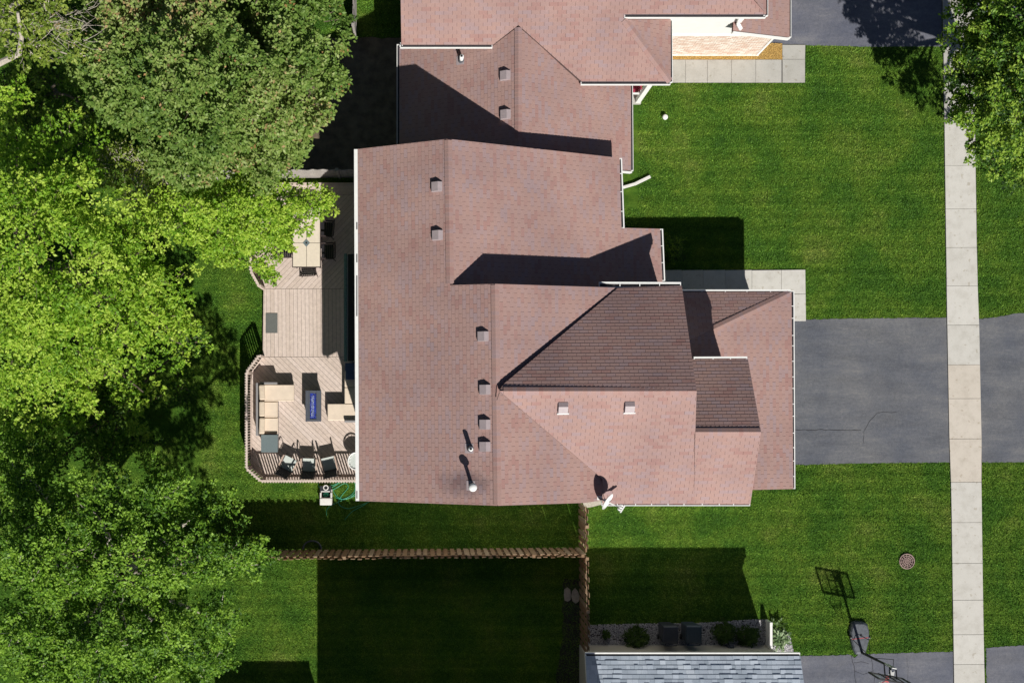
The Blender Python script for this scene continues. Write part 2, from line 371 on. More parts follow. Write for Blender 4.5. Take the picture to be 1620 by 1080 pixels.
# ------------------------------------------------------------------ leaf meshes
def leaf_mesh(name, pos, nrm, dirs, size, rnd, mat, wid=.62):
    n = len(pos)
    nrm = nrm/np.linalg.norm(nrm, axis=1, keepdims=True)
    s = np.cross(nrm, dirs); s /= (np.linalg.norm(s, axis=1, keepdims=True)+1e-9)
    d = np.cross(s, nrm)
    sz = size[:, None]
    V = np.empty((n, 4, 3), np.float32)
    V[:, 0] = pos; V[:, 1] = pos+d*sz*.45+s*sz*wid*.5+nrm*sz*.08
    V[:, 2] = pos+d*sz-nrm*sz*.05; V[:, 3] = pos+d*sz*.45-s*sz*wid*.5+nrm*sz*.08
    me = bpy.data.meshes.new(name)
    me.vertices.add(4*n); me.vertices.foreach_set('co', V.ravel())
    idx = np.arange(n)[:, None]*4 + np.array([0, 1, 2, 0, 2, 3])[None]
    me.loops.add(6*n); me.loops.foreach_set('vertex_index', idx.ravel().astype(np.int32))
    me.polygons.add(2*n); me.polygons.foreach_set('loop_start', np.arange(0, 6*n, 3, dtype=np.int32))
    me.update(calc_edges=True)
    at = me.attributes.new('rnd', 'FLOAT', 'FACE'); at.data.foreach_set('value', np.repeat(rnd, 2).astype(np.float32))
    me.materials.append(mat)
    return me
def spray(C, D, L, nper, spread, size, rnd_c, rng, up=1.0, tilt=.55):
    """leaves along short twigs starting at C, running along D"""
    n = len(C)
    idx = np.repeat(np.arange(n), nper)
    t = rng.random(len(idx))**.8
    sp = (1.05-.7*t)*spread
    pos = C[idx]+D[idx]*(L[idx]*t)[:, None]+rng.normal(0, 1, (len(idx), 3))*(sp[:, None]*np.array([1, 1, .55]))
    nrm = np.array([0.05, -.15, 1.0])*up+rng.normal(0, tilt, (len(idx), 3))
    dr = D[idx]*.8+rng.normal(0, .6, (len(idx), 3))
    sz = size*(.65+.7*rng.random(len(idx)))
    rn = np.clip(rnd_c[idx]+rng.normal(0, .16, len(idx)), 0, 1)
    return pos, nrm, dr, sz, rn
def vnoise(p, seed):
    """cheap smooth 3-D noise from a few sines"""
    r = np.random.default_rng(seed); v = np.zeros(len(p))
    for k in range(7):
        w = r.normal(0, 1, 3); w /= np.linalg.norm(w); f = r.uniform(1.2, 4.2); v += np.sin(p@w*f+r.uniform(0, 6.28))
    return v/7**.5
def tree(name, base, lobes, label, cat, mat, bark, size=.12, per=16, dens=26, spread=.16, twig=.6, out=.8, droop=.0, seed=1, gate=-.5, trunk_r=.2, group=None, dead=None, inner=.3, tilt=.55, upb=.25, extra_limbs=(), frond=None, fvar=.18):
    """lobes: (px, py, z, radius horizontal m, radius vertical m) given where the photo shows them"""
    rng = np.random.default_rng(seed)
    b = Vector(base); t = thing(name, b, label, cat, group)
    bo = np.array(b)
    cs = [np.array(P(l[0], l[1], l[2])) for l in lobes]
    cen = np.mean(cs, axis=0)
    allC = []; allD = []; allR = []; FL = []
    for c, l in zip(cs, lobes):
        rh, rv = l[3], l[4]
        if frond:
            fl, fs = frond
            nb = max(4, int(dens*rh*rh))
            for _ in range(nb):
                q = rng.normal(0, 1, 3); q[2] = abs(q[2])*1.2-.25; q /= np.linalg.norm(q)
                e = c+q*np.array([rh, rh, rv])*rng.uniform(.55, 1.0)
                o2 = e[:2]-bo[:2]; o2 = o2/(np.linalg.norm(o2)+1e-6); hd = o2*out+q[:2]*(1.15-out)+rng.normal(0, .22, 2); hd /= np.linalg.norm(hd)+1e-6
                Lf = fl*rng.uniform(.6, 1.25)*min(1, rh/1.1+.25); d = np.array([hd[0], hd[1], rng.normal(.12, .12)])
                st_ = e-d*Lf; side = np.array([-hd[1], hd[0], 0]); fr = rng.normal(.5, fvar)
                nt_ = max(4, int(Lf/fs))
                for k in range(nt_):
                    tt = (k+.5)/nt_; p = st_+d*Lf*tt+np.array([0, 0, .25*Lf*(tt-tt*tt)])
                    sg = 1 if k % 2 else -1; ang = rng.normal(.95, .15)
                    dd = d*math.cos(ang)+side*sg*math.sin(ang)+np.array([0, 0, rng.normal(0, .1)]); dd /= np.linalg.norm(dd)
                    allC.append(p[None]); allD.append(dd[None]); allR.append(np.array([np.clip(fr+.25*tt-.1+.22*(e[2]-c[2])/max(rv, .1)+rng.normal(0, .07), 0, 1)])); FL.append(Lf*.42*(1-.65*tt)*rng.uniform(.8, 1.15))  # paler toward tip and lobe top: light painted into the leaf tone
                allC.append((st_+d*Lf*.85)[None]); allD.append(d[None]); allR.append(np.array([np.clip(fr+.2, 0, 1)])); FL.append(Lf*.25)
            continue
        n = int(dens*4*math.pi*rh*rh*.62)
        q = rng.normal(0, 1, (int(n*1.6), 3)); q /= np.linalg.norm(q, axis=1, keepdims=True)
        q = q[q[:, 2] > -.35][:n]
        rr = rng.uniform(.72, 1.0, len(q)); k = int(len(q)*inner); rr[:k] = rng.uniform(.25, .75, k)
        pts = c+q*rr[:, None]*np.array([rh, rh, rv])
        g = vnoise(pts*1.25, seed*10+3)
        keep = g > gate
        pts = pts[keep]; q = q[keep]
        hd = pts-np.array([b.x, b.y, 0]); hd[:, 2] = 0; hd /= (np.linalg.norm(hd, axis=1, keepdims=True)+1e-6)
        d = hd*out+q*.55+np.array([0, 0, upb-droop])+rng.normal(0, .25, (len(pts), 3))
        d /= np.linalg.norm(d, axis=1, keepdims=True)
        allC.append(pts); allD.append(d)
        allR.append(np.clip(.5+.3*vnoise(pts*.8, seed*10+5)*.6+.25*(pts[:, 2]-c[2])/max(rv, .1)*.6+rng.normal(0, .1, len(pts)), 0, 1))  # leaf tone rises with height in the lobe, painting in top light
    C = np.concatenate(allC); D = np.concatenate(allD); R = np.concatenate(allR)
    L = np.array(FL) if frond else twig*rng.uniform(.5, 1.3, len(C))
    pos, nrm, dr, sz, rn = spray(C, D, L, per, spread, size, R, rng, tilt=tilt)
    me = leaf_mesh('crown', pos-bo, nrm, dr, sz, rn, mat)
    o = bpy.data.objects.new('crown', me); COL.objects.link(o); o.parent = t
    if dead is not None:
        i = rng.choice(len(C), int(len(C)*dead[1]), replace=False)
        pos, nrm, dr, sz, rn = spray(C[i], D[i], L[i], 7, spread, size*.8, R[i], rng)
        me = leaf_mesh('young_tips', pos-bo+np.array([0, 0, .05]), nrm, dr, sz, rn, dead[0])
        o = bpy.data.objects.new('young_tips', me); COL.objects.link(o); o.parent = t
    # trunk and limbs
    top = Vector((b.x*.7+cen[0]*.3, b.y*.7+cen[1]*.3, min(3.2, cen[2]*.5)))
    gs = [tube([b, b.lerp(top, .5)+Vector((.08, .05, 0)), top], [trunk_r*1.25, trunk_r, trunk_r*.85], 10)]
    for c in list(cs)+[np.array(P(*e)) for e in extra_limbs]:
        c = Vector(c); m1 = top.lerp(c, .5)+Vector((random.uniform(-.3, .3), random.uniform(-.3, .3), .5))
        gs.append(tube([top-Vector((0, 0, .2)), top.lerp(m1, .5), m1, m1.lerp(c, .6), c+Vector((0, 0, .25))], [trunk_r*.6, trunk_r*.45, trunk_r*.33, trunk_r*.22, .02], 6))
    obj('trunk', join(gs[:1]), bark, t, smooth=True); obj('limbs', join(gs[1:]), bark, t, smooth=True)
    # twigs
    i = rng.choice(len(C), min(len(C), 260), replace=False); tw = []
    for k in i:
        c = C[k]; j = int(np.argmin([np.linalg.norm(c-x) for x in cs])); a = Vector(cs[j])*.35+Vector(c)*.65
        e = Vector(c)+Vector(D[k])*float(L[k])*.9
        tw.append(tube([a, Vector(c), e], [.018, .011, .004], 3, False))
    obj('twigs', join(tw), bark, t, kind='stuff')
    return t
def shrub(name, c, r, h, label, cat, mat, group=None, n=260, size=.06, seed=1):
    rng = np.random.default_rng(seed); c = Vector(c); t = thing(name, c, label, cat, group)
    q = rng.normal(0, 1, (n, 3)); q /= np.linalg.norm(q, axis=1, keepdims=True); q[:, 2] = np.abs(q[:, 2])
    pts = q*np.array([r, r, h])*rng.uniform(.45, 1.0, (n, 1))*(1+.18*vnoise(q*3, seed)[:, None])+np.array([0, 0, .05])
    pos, nrm, dr, sz, rn = spray(pts, q, np.full(n, r*.3), 10, r*.1, size, np.clip(.5+rng.normal(0, .25, n), 0, 1), rng, tilt=.6)
    me = leaf_mesh('foliage', pos, nrm, dr, sz, rn, mat); o = bpy.data.objects.new('foliage', me); COL.objects.link(o); o.parent = t
    gs = []
    for k in range(9):
        a = k*.7; gs.append(tube([(0, 0, 0), (math.cos(a)*r*.3, math.sin(a)*r*.3, h*.4), (math.cos(a)*r*.7, math.sin(a)*r*.7, h*.75)], [.015, .01, .005], 5))
    obj('stems', join(gs), M['bark'], t, org=Vector((0, 0, 0)))
    return t

# ================================================================== THE SETTING: ground, paving
def struct(name, geo, mat, parent=None, **k):
    o = obj(name, geo, mat, parent, **k)
    if parent is None: o['kind'] = 'structure'
    return o
def gp(pts): return [(G(x, y).x, G(x, y).y) for x, y in pts]
def rough_poly(pts, step=.12, amp=.02, seed=1):
    r = random.Random(seed); out = []
    for i in range(len(pts)):
        a = pts[i]; b2 = pts[(i+1) % len(pts)]; L = math.dist(a, b2); n = max(1, int(L/step))
        for k in range(n):
            t = k/n; j = amp if k else 0
            out.append((a[0]+(b2[0]-a[0])*t+r.uniform(-j, j), a[1]+(b2[1]-a[1])*t+r.uniform(-j, j)))
    return out
gsheet = struct('ground', ([(-450, -450, 0), (450, -450, 0), (450, 450, 0), (-450, 450, 0)], [(0, 1, 2, 3)]), M['lawn'])
# excluded zones for grass blades
WALK1 = gp([(1040, 428), (1273, 426), (1275, 508), (1253, 508), (1253, 461), (1040, 462)])
DRV1 = gp([(1240, 506), (1380, 503.5), (1498, 502.5), (1502, 731), (1400, 732), (1262, 735), (1240, 735)])
DRV1B = gp([(1546, 505), (1580, 501), (1600, 497), (1680, 490), (1680, 731), (1552, 731)])
SIDE = gp([(1489, -80), (1538, -80), (1546, 430), (1550, 620), (1553, 735), (1552, 790), (1556, 1020), (1560, 1160), (1509, 1160), (1504, 780), (1501, 700), (1497, 500)])
WALK0 = gp([(1040, 94.5), (1236.5, 94.5), (1236.5, 71), (1274, 71), (1273, 131.5), (1040, 131.5)])
MULCH = gp([(1040, 88), (1198, 88), (1204, 83), (1215, 69), (1237, 69), (1237, 95), (1040, 95)])
DRV0 = gp([(1200, -80), (1489, -80), (1490, 74), (1380, 74.5), (1237, 71), (1200, 71)])
DRV0B = gp([(1538, -80), (1680, -80), (1680, 40), (1539, 40)])
DRV2 = gp([(1200, 1035), (1268, 1037), (1345, 1035), (1352, 1040), (1358, 1034), (1508, 1030), (1509, 1160), (1200, 1160)])
DRV2B = gp([(1560, 1024), (1600, 1021), (1680, 1018), (1680, 1160), (1561, 1160)])
BED = gp([(930, 988), (1000, 986), (1100, 985), (1195, 979), (1213, 980), (1213, 1024), (930, 1024)])
BED2 = gp([(1213, 980), (1226, 984), (1240, 994), (1250, 1008), (1256, 1034), (1213, 1034)])
YARD = gp([(380, 60), (640, 60), (640, 281), (380, 281)])
HOUSE = gp([(600, 262), (960, 262), (960, 370), (1015, 370), (1015, 450), (1235, 450), (1235, 745), (1160, 745), (1160, 760), (600, 775)])
DECKZ = gp([(420, 288), (600, 288), (600, 757), (419, 757), (397, 738), (397, 590), (418, 564), (418, 456), (402, 428), (402, 300)])
dw = struct('driveway', prism(rough_poly(DRV1, .1, .018, 2), -.05, .012), M['asphalt'])
struct('driveway_apron', prism(rough_poly(DRV1B, .1, .018, 3), -.05, .012), M['asphalt'])
struct('driveway', prism(rough_poly(DRV0, .1, .012, 4), -.05, .012), M['asphalt_top'])
struct('driveway_apron', prism(rough_poly(DRV0B, .1, .012, 5), -.05, .012), M['asphalt_top'])
dw2 = struct('driveway', prism(rough_poly(DRV2, .1, .02, 6), -.05, .012), M['asphalt_low'])
struct('driveway_apron', prism(rough_poly(DRV2B, .1, .02, 7), -.05, .012), M['asphalt_low'])
def crack(pts, w, parent, seed=0):
    r = random.Random(seed); q = []
    for i in range(len(pts)-1):
        a = G(*pts[i]); c = G(*pts[i+1]); n = max(2, int((c-a).length/.12))
        for k in range(n): q.append(a.lerp(c, k/n)+Vector((r.uniform(-.022, .022), r.uniform(-.022, .022), 0)))
    q.append(G(*pts[-1])); V = []; Fc = []
    for i, p in enumerate(q):
        d = (q[min(i+1, len(q)-1)]-q[max(0, i-1)]).normalized(); s = Vector((-d.y, d.x, 0)); ww = w*r.uniform(.5, 1.2)/2
        V += [(p.x+s.x*ww, p.y+s.y*ww, .017), (p.x-s.x*ww, p.y-s.y*ww, .017)]
        if i: Fc.append((2*i-2, 2*i-1, 2*i+1, 2*i))
    obj('crack', (V, Fc), M['crack'], parent)
crack([(1257, 680), (1300, 679.5), (1362, 680)], .022, dw, 1)
crack([(1366, 702), (1366, 683), (1374, 668), (1388, 652), (1418, 651.5)], .014, dw, 2)
crack([(1347, 1036), (1352, 1062), (1355, 1100)], .022, dw2, 4)
crack([(1378, 1042), (1383, 1070), (1382, 1100)], .018, dw2, 5)
crack([(1350, 1048), (1362, 1046), (1374, 1049)], .012, dw2, 6)
crack([(1352, 1060), (1366, 1066), (1382, 1060)], .012, dw2, 7)
crack([(1435, 1038), (1438, 1100)], .008, dw2, 8)
# concrete slabs, each a part
def slabs(root, spans, mat):
    for q, mm in spans:
        c = [sum(p[0] for p in q)/4, sum(p[1] for p in q)/4]
        q2 = []
        for p in gp(q): q2.append(p)
        cx = sum(p[0] for p in q2)/4; cy = sum(p[1] for p in q2)/4
        q3 = [(cx+(p[0]-cx)*(1-.004/max(.3, abs(p[0]-cx))), cy+(p[1]-cy)*(1-.006/max(.3, abs(p[1]-cy)))) for p in q2]
        h = .05+random.uniform(-.004, .004)
        obj('slab', prism(q3, -.04, h), mm or mat, root, bevel=.008)
sw = struct('sidewalk', prism(SIDE, -.06, .022), M['gutter_dirt_and_gap'])
def sx(y):
    L = np.interp(y, [-80, 500, 700, 780, 1160], [1489.3, 1497.3, 1501, 1504, 1509.5])
    R = np.interp(y, [-80, 430, 500, 620, 735, 745, 1020, 1160], [1537.5, 1545, 1548, 1550.5, 1553, 1551.5, 1555.5, 1559]); return float(L), float(R)
jy = [-60, 0, 62, 128, 195, 262, 330.5, 391.5, 452, 514, 576.5, 630, 693.5, 762, 825.5, 890, 948, 1002.5, 1049.5, 1110, 1160]
sp = []
for a, c in zip(jy[:-1], jy[1:]):
    l0, r0 = sx(a); l1, r1 = sx(c); mid = (a+c)/2
    mm = M['concrete_new'] if 577 < mid < 762 else (M['concrete'] if mid > 380 else M['concrete_grey'] if mid < 200 else M['concrete'])
    sp.append(([(l0, a+.25), (r0, a), (r1, c), (l1, c+.25)], mm))
slabs(sw, sp, M['concrete'])
w1 = struct('front_walkway', prism(WALK1, -.06, .022), M['gutter_dirt_and_gap'])
xs = [1045, 1079, 1112, 1147, 1189, 1235.5, 1273.5]
sp = [([(a, 427.5), (c, 427), (c, 460 if c < 1250 else 465), (a, 460 if a < 1200 else 465)], None) for a, c in zip(xs[:-1], xs[1:])]
sp[-1] = ([(1235.5, 427), (1273.5, 426.5), (1274, 465), (1235.5, 465)], None)
sp += [([(1252, 465.5), (1274, 465), (1274.5, 508), (1252, 508)], None)]
slabs(w1, sp, M['concrete'])
w0 = struct('front_walkway', prism(WALK0, -.06, .022), M['gutter_dirt_and_gap'])
xs = [1045, 1084, 1118.5, 1156.5, 1195, 1236]
sp = [([(a, 95), (c, 95), (c, 131.5), (a, 131.5)], None) for a, c in zip(xs[:-1], xs[1:])]
sp += [([(1237, 94.5), (1273, 94.5), (1273, 131.5), (1237, 131.5)], M['concrete_grey']), ([(1237, 71.5), (1273.5, 71.5), (1273, 94.3), (1237, 94.3)], M['concrete_grey'])]
slabs(w0, sp, M['concrete_grey'])
struct('mulch_bed', prism(rough_poly(MULCH, .08, .012, 8), -.02, .03), M['gold_mulch'])
struct('back_yard_soil', prism(rough_poly(YARD, .3, .05, 9), -.02, .008), M['yard_dirt'])
struct('side_bed_soil', prism(rough_poly(gp([(893, 915), (921, 912), (921, 1080), (880, 1080), (890, 1000)]), .3, .09, 12), -.02, .008), M['bed_dark'])
struct('gravel_bed_base', prism(BED, -.02, .012), M['bed_dark'])
struct('gravel_bed_base', prism(rough_poly(BED2, .1, .02, 10), -.02, .012), M['bed_dark'])
# mulch chips and pebbles (uncountable)
def inpoly(X, Y, poly):
    c = np.zeros(len(X), bool); n = len(poly)
    for i in range(n):
        x0, y0 = poly[i]; x1, y1 = poly[(i+1) % n]
        if y0 == y1: continue
        k = ((y0 > Y) != (y1 > Y)) & (X < (x1-x0)*(Y-y0)/(y1-y0)+x0); c ^= k
    return c
def scatter(poly, dens, rng):
    a = np.array(poly); lo = a.min(0); hi = a.max(0); n = int(dens*(hi-lo).prod())
    X = rng.uniform(lo[0], hi[0], n); Y = rng.uniform(lo[1], hi[1], n); k = inpoly(X, Y, poly); return X[k], Y[k]
def stones(name, poly, dens, smin, smax, z, mat, flat=.6, seed=1, org=None):
    rng = np.random.default_rng(seed); X, Y = scatter(poly, dens, rng); n = len(X)
    o8 = np.array([(1, 0, 0), (0, 1, 0), (-1, 0, 0), (0, -1, 0), (0, 0, 1), (0, 0, -1)], float)
    f8 = np.array([(0, 1, 4), (1, 2, 4), (2, 3, 4), (3, 0, 4), (1, 0, 5), (2, 1, 5), (3, 2, 5), (0, 3, 5)])
    s = rng.uniform(smin, smax, n); a = rng.uniform(0, 6.28, n); el = rng.uniform(.6, 1.0, n)
    V = np.repeat(o8[None], n, 0)*(1+rng.uniform(-.2, .2, (n, 6, 1)))
    V[:, :, 1] *= el[:, None]; V[:, :, 2] *= flat; V *= s[:, None, None]
    ca, sa = np.cos(a)[:, None], np.sin(a)[:, None]; x = V[:, :, 0]*ca-V[:, :, 1]*sa; y = V[:, :, 0]*sa+V[:, :, 1]*ca
    V = np.stack([x+X[:, None], y+Y[:, None], V[:, :, 2]+z+rng.uniform(0, .012, n)[:, None]], -1)
    idx = (np.arange(n)[:, None, None]*6+f8[None]).reshape(-1, 3)
    me = bpy.data.meshes.new(name); me.vertices.add(6*n); me.vertices.foreach_set('co', V.astype(np.float32).ravel())
    me.loops.add(24*n); me.loops.foreach_set('vertex_index', idx.ravel().astype(np.int32))
    me.polygons.add(8*n); me.polygons.foreach_set('loop_start', np.arange(0, 24*n, 3, dtype=np.int32)); me.update(calc_edges=True)
    at = me.attributes.new('rnd', 'FLOAT', 'FACE'); at.data.foreach_set('value', np.repeat(rng.random(n), 8).astype(np.float32)); me.materials.append(mat)
    o = bpy.data.objects.new(name, me); COL.objects.link(o); return o
tag(stones('mulch_chips', MULCH, 1500, .012, .03, .03, M['gold_mulch'], .4, 3), 'loose gold wood chips along the brick wall', 'mulch', kind='stuff')
tag(stones('gravel', BED, 1300, .018, .038, .02, M['pebble'], .7, 4), 'pale river gravel in the bed along the grey house', 'gravel', kind='stuff')
tag(stones('gravel', BED2, 1500, .018, .038, .02, M['pebble'], .7, 5), 'sunlit white gravel around the leafy plant at the corner', 'gravel', kind='stuff')
# grass blades
def grass():
    rng = np.random.default_rng(11); zones = [WALK1, DRV1, DRV1B, SIDE, WALK0, MULCH, DRV0, DRV0B, DRV2, DRV2B, BED, BED2, YARD, HOUSE, DECKZ]
    x0, x1, y0, y1 = -17.5, 24.5, -12.2, 16.5
    n = 1250000; X = rng.uniform(x0, x1, n); Y = rng.uniform(y0, y1, n)
    keep = ~inpoly(X, Y, gp([(620, 70), (1010, 70), (1010, 330), (620, 330)]))
    keep &= ~inpoly(X, Y, gp([(990, -80), (1230, -80), (1215, 60), (1190, 90), (990, 90)]))
    keep &= ~((X > 5.9) & (X < 13.4) & (Y < -9.6))
    keep &= ~((X < -9) & (rng.random(n) < .75))
    for z in zones: keep &= ~inpoly(X, Y, z)
    X = X[keep]; Y = Y[keep]; n = len(X)
    a = rng.uniform(0, 6.28, n); ln = rng.uniform(.03, .075, n); lean = rng.uniform(.35, 1.2, n); w = rng.uniform(.007, .016, n)
    dx, dy = np.cos(a), np.sin(a); h = ln*np.cos(lean); o = ln*np.sin(lean)
    V = np.empty((n, 3, 3), np.float32)
    V[:, 0] = np.stack([X-dy*w, Y+dx*w, np.zeros(n)], 1); V[:, 1] = np.stack([X+dy*w, Y-dx*w, np.zeros(n)], 1)
    V[:, 2] = np.stack([X+dx*o, Y+dy*o, h+.012], 1)
    me = bpy.data.meshes.new('grass'); me.vertices.add(3*n); me.vertices.foreach_set('co', V.ravel())
    me.loops.add(3*n); me.loops.foreach_set('vertex_index', np.arange(3*n, dtype=np.int32))
    me.polygons.add(n); me.polygons.foreach_set('loop_start', np.arange(0, 3*n, 3, dtype=np.int32)); me.update(calc_edges=True)
    at = me.attributes.new('rnd', 'FLOAT', 'FACE'); at.data.foreach_set('value', rng.random(n).astype(np.float32)); me.materials.append(M['grass'])
    o = bpy.data.objects.new('grass', me); COL.objects.link(o); tag(o, 'mown green grass blades covering the lawns', 'grass', kind='stuff')
grass()

# ================================================================== ROOFS
class Plane:
    """z = z0 + t * ((x,y)-(x0,y0)).up"""
    def __init__(s, px, py, z0, up, t):
        p = P(px, py, z0); s.p0 = p; s.t = t; u = Vector((up[0], up[1], 0)).normalized(); s.up = u
        s.b = t*u.x; s.c = t*u.y; s.a = z0-s.b*p.x-s.c*p.y
        s.U = Vector((u.y, -u.x, 0)); s.W = Vector((u.x, u.y, t)).normalized(); s.N = s.U.cross(s.W).normalized()
        if s.N.z < 0: s.U = -s.U; s.N = -s.N
    def z(s, x, y): return s.a+s.b*x+s.c*y
    def pt(s, px, py):
        dx = (px-NX)/F; dy = -(py-NY)/F; q = s.b*dx+s.c*dy; z = (s.a+q*HC)/(1+q); return P(px, py, z)
    def uv(s, p): d = Vector(p)-s.p0; return (d.dot(s.U), d.dot(s.W))
    def xyz(s, u, v, h=0): return s.p0+s.U*u+s.W*v+s.N*h
def shingle_roof(root, faces, mat, under, expo=.127, tab=.305, thick=.0105, gap=.009, nsingle=300, rand_tabs=False, v_off=0.0):
    """faces: list of (plane, [convex px polygons or 3-D point lists])"""
    rng = random.Random(5); V = []; Fc = []; rn = []; singles = []
    for pl, polys in faces:
        uvs = [ccw([pl.uv(pl.pt(*p) if len(p) == 2 else p) for p in q]) for q in polys]
        for q in uvs:
            n = len(q); base = [pl.xyz(u, v, 0) for u, v in q]; bot = [p-Vector((0, 0, .16)) for p in base]
            obj('roof_deck', ([tuple(x) for x in base+bot], [tuple(range(n)), tuple(range(2*n-1, n-1, -1))]+[(i, n+i, n+(i+1) % n, (i+1) % n) for i in range(n)]), under, root)
        allv = [p for q in uvs for p in q]; vmin = min(p[1] for p in allv); vmax = max(p[1] for p in allv)
        umin = min(p[0] for p in allv); umax = max(p[0] for p in allv)
        k0 = int(math.floor((vmin)/expo))-1
        for k in range(k0, int(vmax/expo)+2):
            v0 = k*expo; v1 = v0+expo; u = umin-1-(rng.random()*.3 if rand_tabs else (tab/2 if k % 2 else 0)+(umin % tab))
            while u < umax+.1:
                w = tab if not rand_tabs else rng.uniform(.14, .34)
                r = [(u+gap/2, v0), (u+w-gap/2, v0), (u+w-gap/2, v1), (u+gap/2, v1)]; u += w
                hh = thick*(rng.choice((1, 1, 1.9)) if rand_tabs else 1)
                for q in uvs:
                    c = clip(q, r)
                    if len(c) < 3 or abs(area2(c)) < .0006: continue
                    full = len(c) == 4 and abs(abs(area2(c))-(w-gap)*expo) < 1e-5
                    if full and not rand_tabs: singles.append((pl, r, len(Fc)))
                    n = len(V); m = len(c)
                    hs = [hh-(p[1]-v0)/expo*(hh-.003) for p in c]
                    V += [tuple(pl.xyz(p[0], p[1], h)) for p, h in zip(c, hs)]+[tuple(pl.xyz(p[0], p[1], -.001)) for p in c]
                    Fc.append(tuple(range(n, n+m))); rv = rng.random(); rn.append(rv)
                    for i in range(m): Fc.append((n+i, n+m+i, n+m+(i+1) % m, n+(i+1) % m)); rn.append(rv)
                    if full and not rand_tabs: singles[-1] = singles[-1]+(n, m)
    # the tabs that show largest (highest on the roof) become objects of their own
    singles.sort(key=lambda s: -s[0].xyz(*s[1][0]).z); singles = singles[:nsingle] if not rand_tabs else []
    drop = set()
    if singles:
        w = tab-gap; e = expo
        tv = [(0, 0, thick), (w, 0, thick), (w, e, .003), (0, e, .003), (0, 0, -.001), (w, 0, -.001), (w, e, -.001), (0, e, -.001)]
        me = mk_mesh('shingle', tv, [(0, 1, 2, 3), (0, 4, 5, 1), (1, 5, 6, 2), (2, 6, 7, 3), (3, 7, 4, 0)], mat)
        o0 = ORG[root]
        for pl, r, fi, n, m in singles:
            drop.update(range(fi, fi+1+m))
            o = bpy.data.objects.new('shingle', me); COL.objects.link(o); o.parent = root
            p = pl.xyz(*r[0])-o0; U, W, N = pl.U, pl.W, pl.N
            o.matrix_local = Matrix(((U.x, W.x, N.x, p.x), (U.y, W.y, N.y, p.y), (U.z, W.z, N.z, p.z), (0, 0, 0, 1)))
    Fk = [f for i, f in enumerate(Fc) if i not in drop]; rk = [r for i, r in enumerate(rn) if i not in drop]
    obj('shingles', (V, Fk), mat, root, rnd=rk, kind='stuff')
capme = {}
def ridge_caps(root, a, c, mat, lh=.13, pls=None, rise=.022):
    a = Vector(a); c = Vector(c); d = (c-a); L = d.length; d.normalize(); s = Vector((d.y, -d.x, 0)).normalized(); up = s.cross(d); up = up if up.z > 0 else -up
    # drop of the two roof planes to either side of the ridge
    g = [(p.b*s.x+p.c*s.y, p) for p in pls]
    dp = min(g[0][0], g[1][0])*lh; dm = -max(g[0][0], g[1][0])*lh
    if dm > 0: dm = 0
    if dp > 0: dp = 0
    key = (id(mat), lh, round(dp, 3), round(dm, 3))
    if key not in capme:
        e = .15
        V = [(0, 0, .018), (0, -lh, dm+.016), (0, lh, dp+.016), (e, 0, .006), (e, -lh, dm+.004), (e, lh, dp+.004), (0, 0, -.01), (0, -lh, dm-.012), (0, lh, dp-.012)]
        capme[key] = mk_mesh('ridge_cap', V, [(0, 1, 4, 3), (0, 3, 5, 2), (1, 0, 6, 7), (0, 2, 8, 6), (1, 7, 4), (2, 5, 8)], mat)
    o0 = ORG[root]; n = int(L/.14)
    for i in range(n):
        p = a+d*(i*L/n)+Vector((0, 0, rise))-o0
        o = bpy.data.objects.new('ridge_cap', capme[key]); COL.objects.link(o); o.parent = root
        o.matrix_local = Matrix(((d.x, s.x, up.x, p.x), (d.y, s.y, up.y, p.y), (d.z, s.z, up.z, p.z), (0, 0, 0, 1)))
def gutter(root, a, c, out, w=.13, lip=.03, hang=.62, mat=None, inner=None, cover=False, fascia=True, capw=True):
    """open trough from a to c (3-D points on the shingle edge), out = direction away from the roof"""
    mat = mat or M['white_metal']; a = Vector(a); c = Vector(c); o = Vector((out[0], out[1], 0)).normalized(); d = (c-a).normalized()
    z = Vector((0, 0, 1)); top = -.015; dep = .11
    def q(p, x, h): return tuple(p+o*x+z*h)
    gs = []
    def slab(x0, x1, h0, h1):
        V = [q(a, x0, h0), q(a, x1, h0), q(a, x1, h1), q(a, x0, h1), q(c, x0, h0), q(c, x1, h0), q(c, x1, h1), q(c, x0, h1)]
        return V, [(0, 1, 2, 3), (7, 6, 5, 4), (0, 4, 5, 1), (1, 5, 6, 2), (2, 6, 7, 3), (3, 7, 4, 0)]
    gs.append(slab(w-lip, w, top-dep, top)); gs.append(slab(0, w-lip, top-dep, top-dep+.006))
    for e, sgn in ((a, 1), (c, -1)):
        gs.append(beam(Vector(q(e+d*.012*sgn, 0, top-dep/2)), Vector(q(e+d*.012*sgn, w-lip, top-dep/2)), .025, dep-.004))
    g = obj('gutter', join(gs), mat, root)
    if inner is not False: obj('litter_and_gap', slab(.004, w-lip-.004, top-dep+.008, top-.05), M['gutter_dirt_and_gap'], g)
    if cover: obj('gutter_cover', slab(-.02, w-lip+.004, top-.006, top+.004), mat, g)
    L = (c-a).length; n = max(2, int(L/max(hang, .05)))
    if hang and not cover:
        hv = None
        for i in range(1, n):
            p = a+d*(L*i/n+random.uniform(-.08, .08))
            obj('gutter_hanger', beam(Vector(q(p, -.01, top-.004)), Vector(q(p, w-lip, top-.004)), .028, .01), mat, g)
    if fascia: obj('fascia', slab(-.06, -.004, top-.2, top-.012), M['white_paint'], root)
    return g
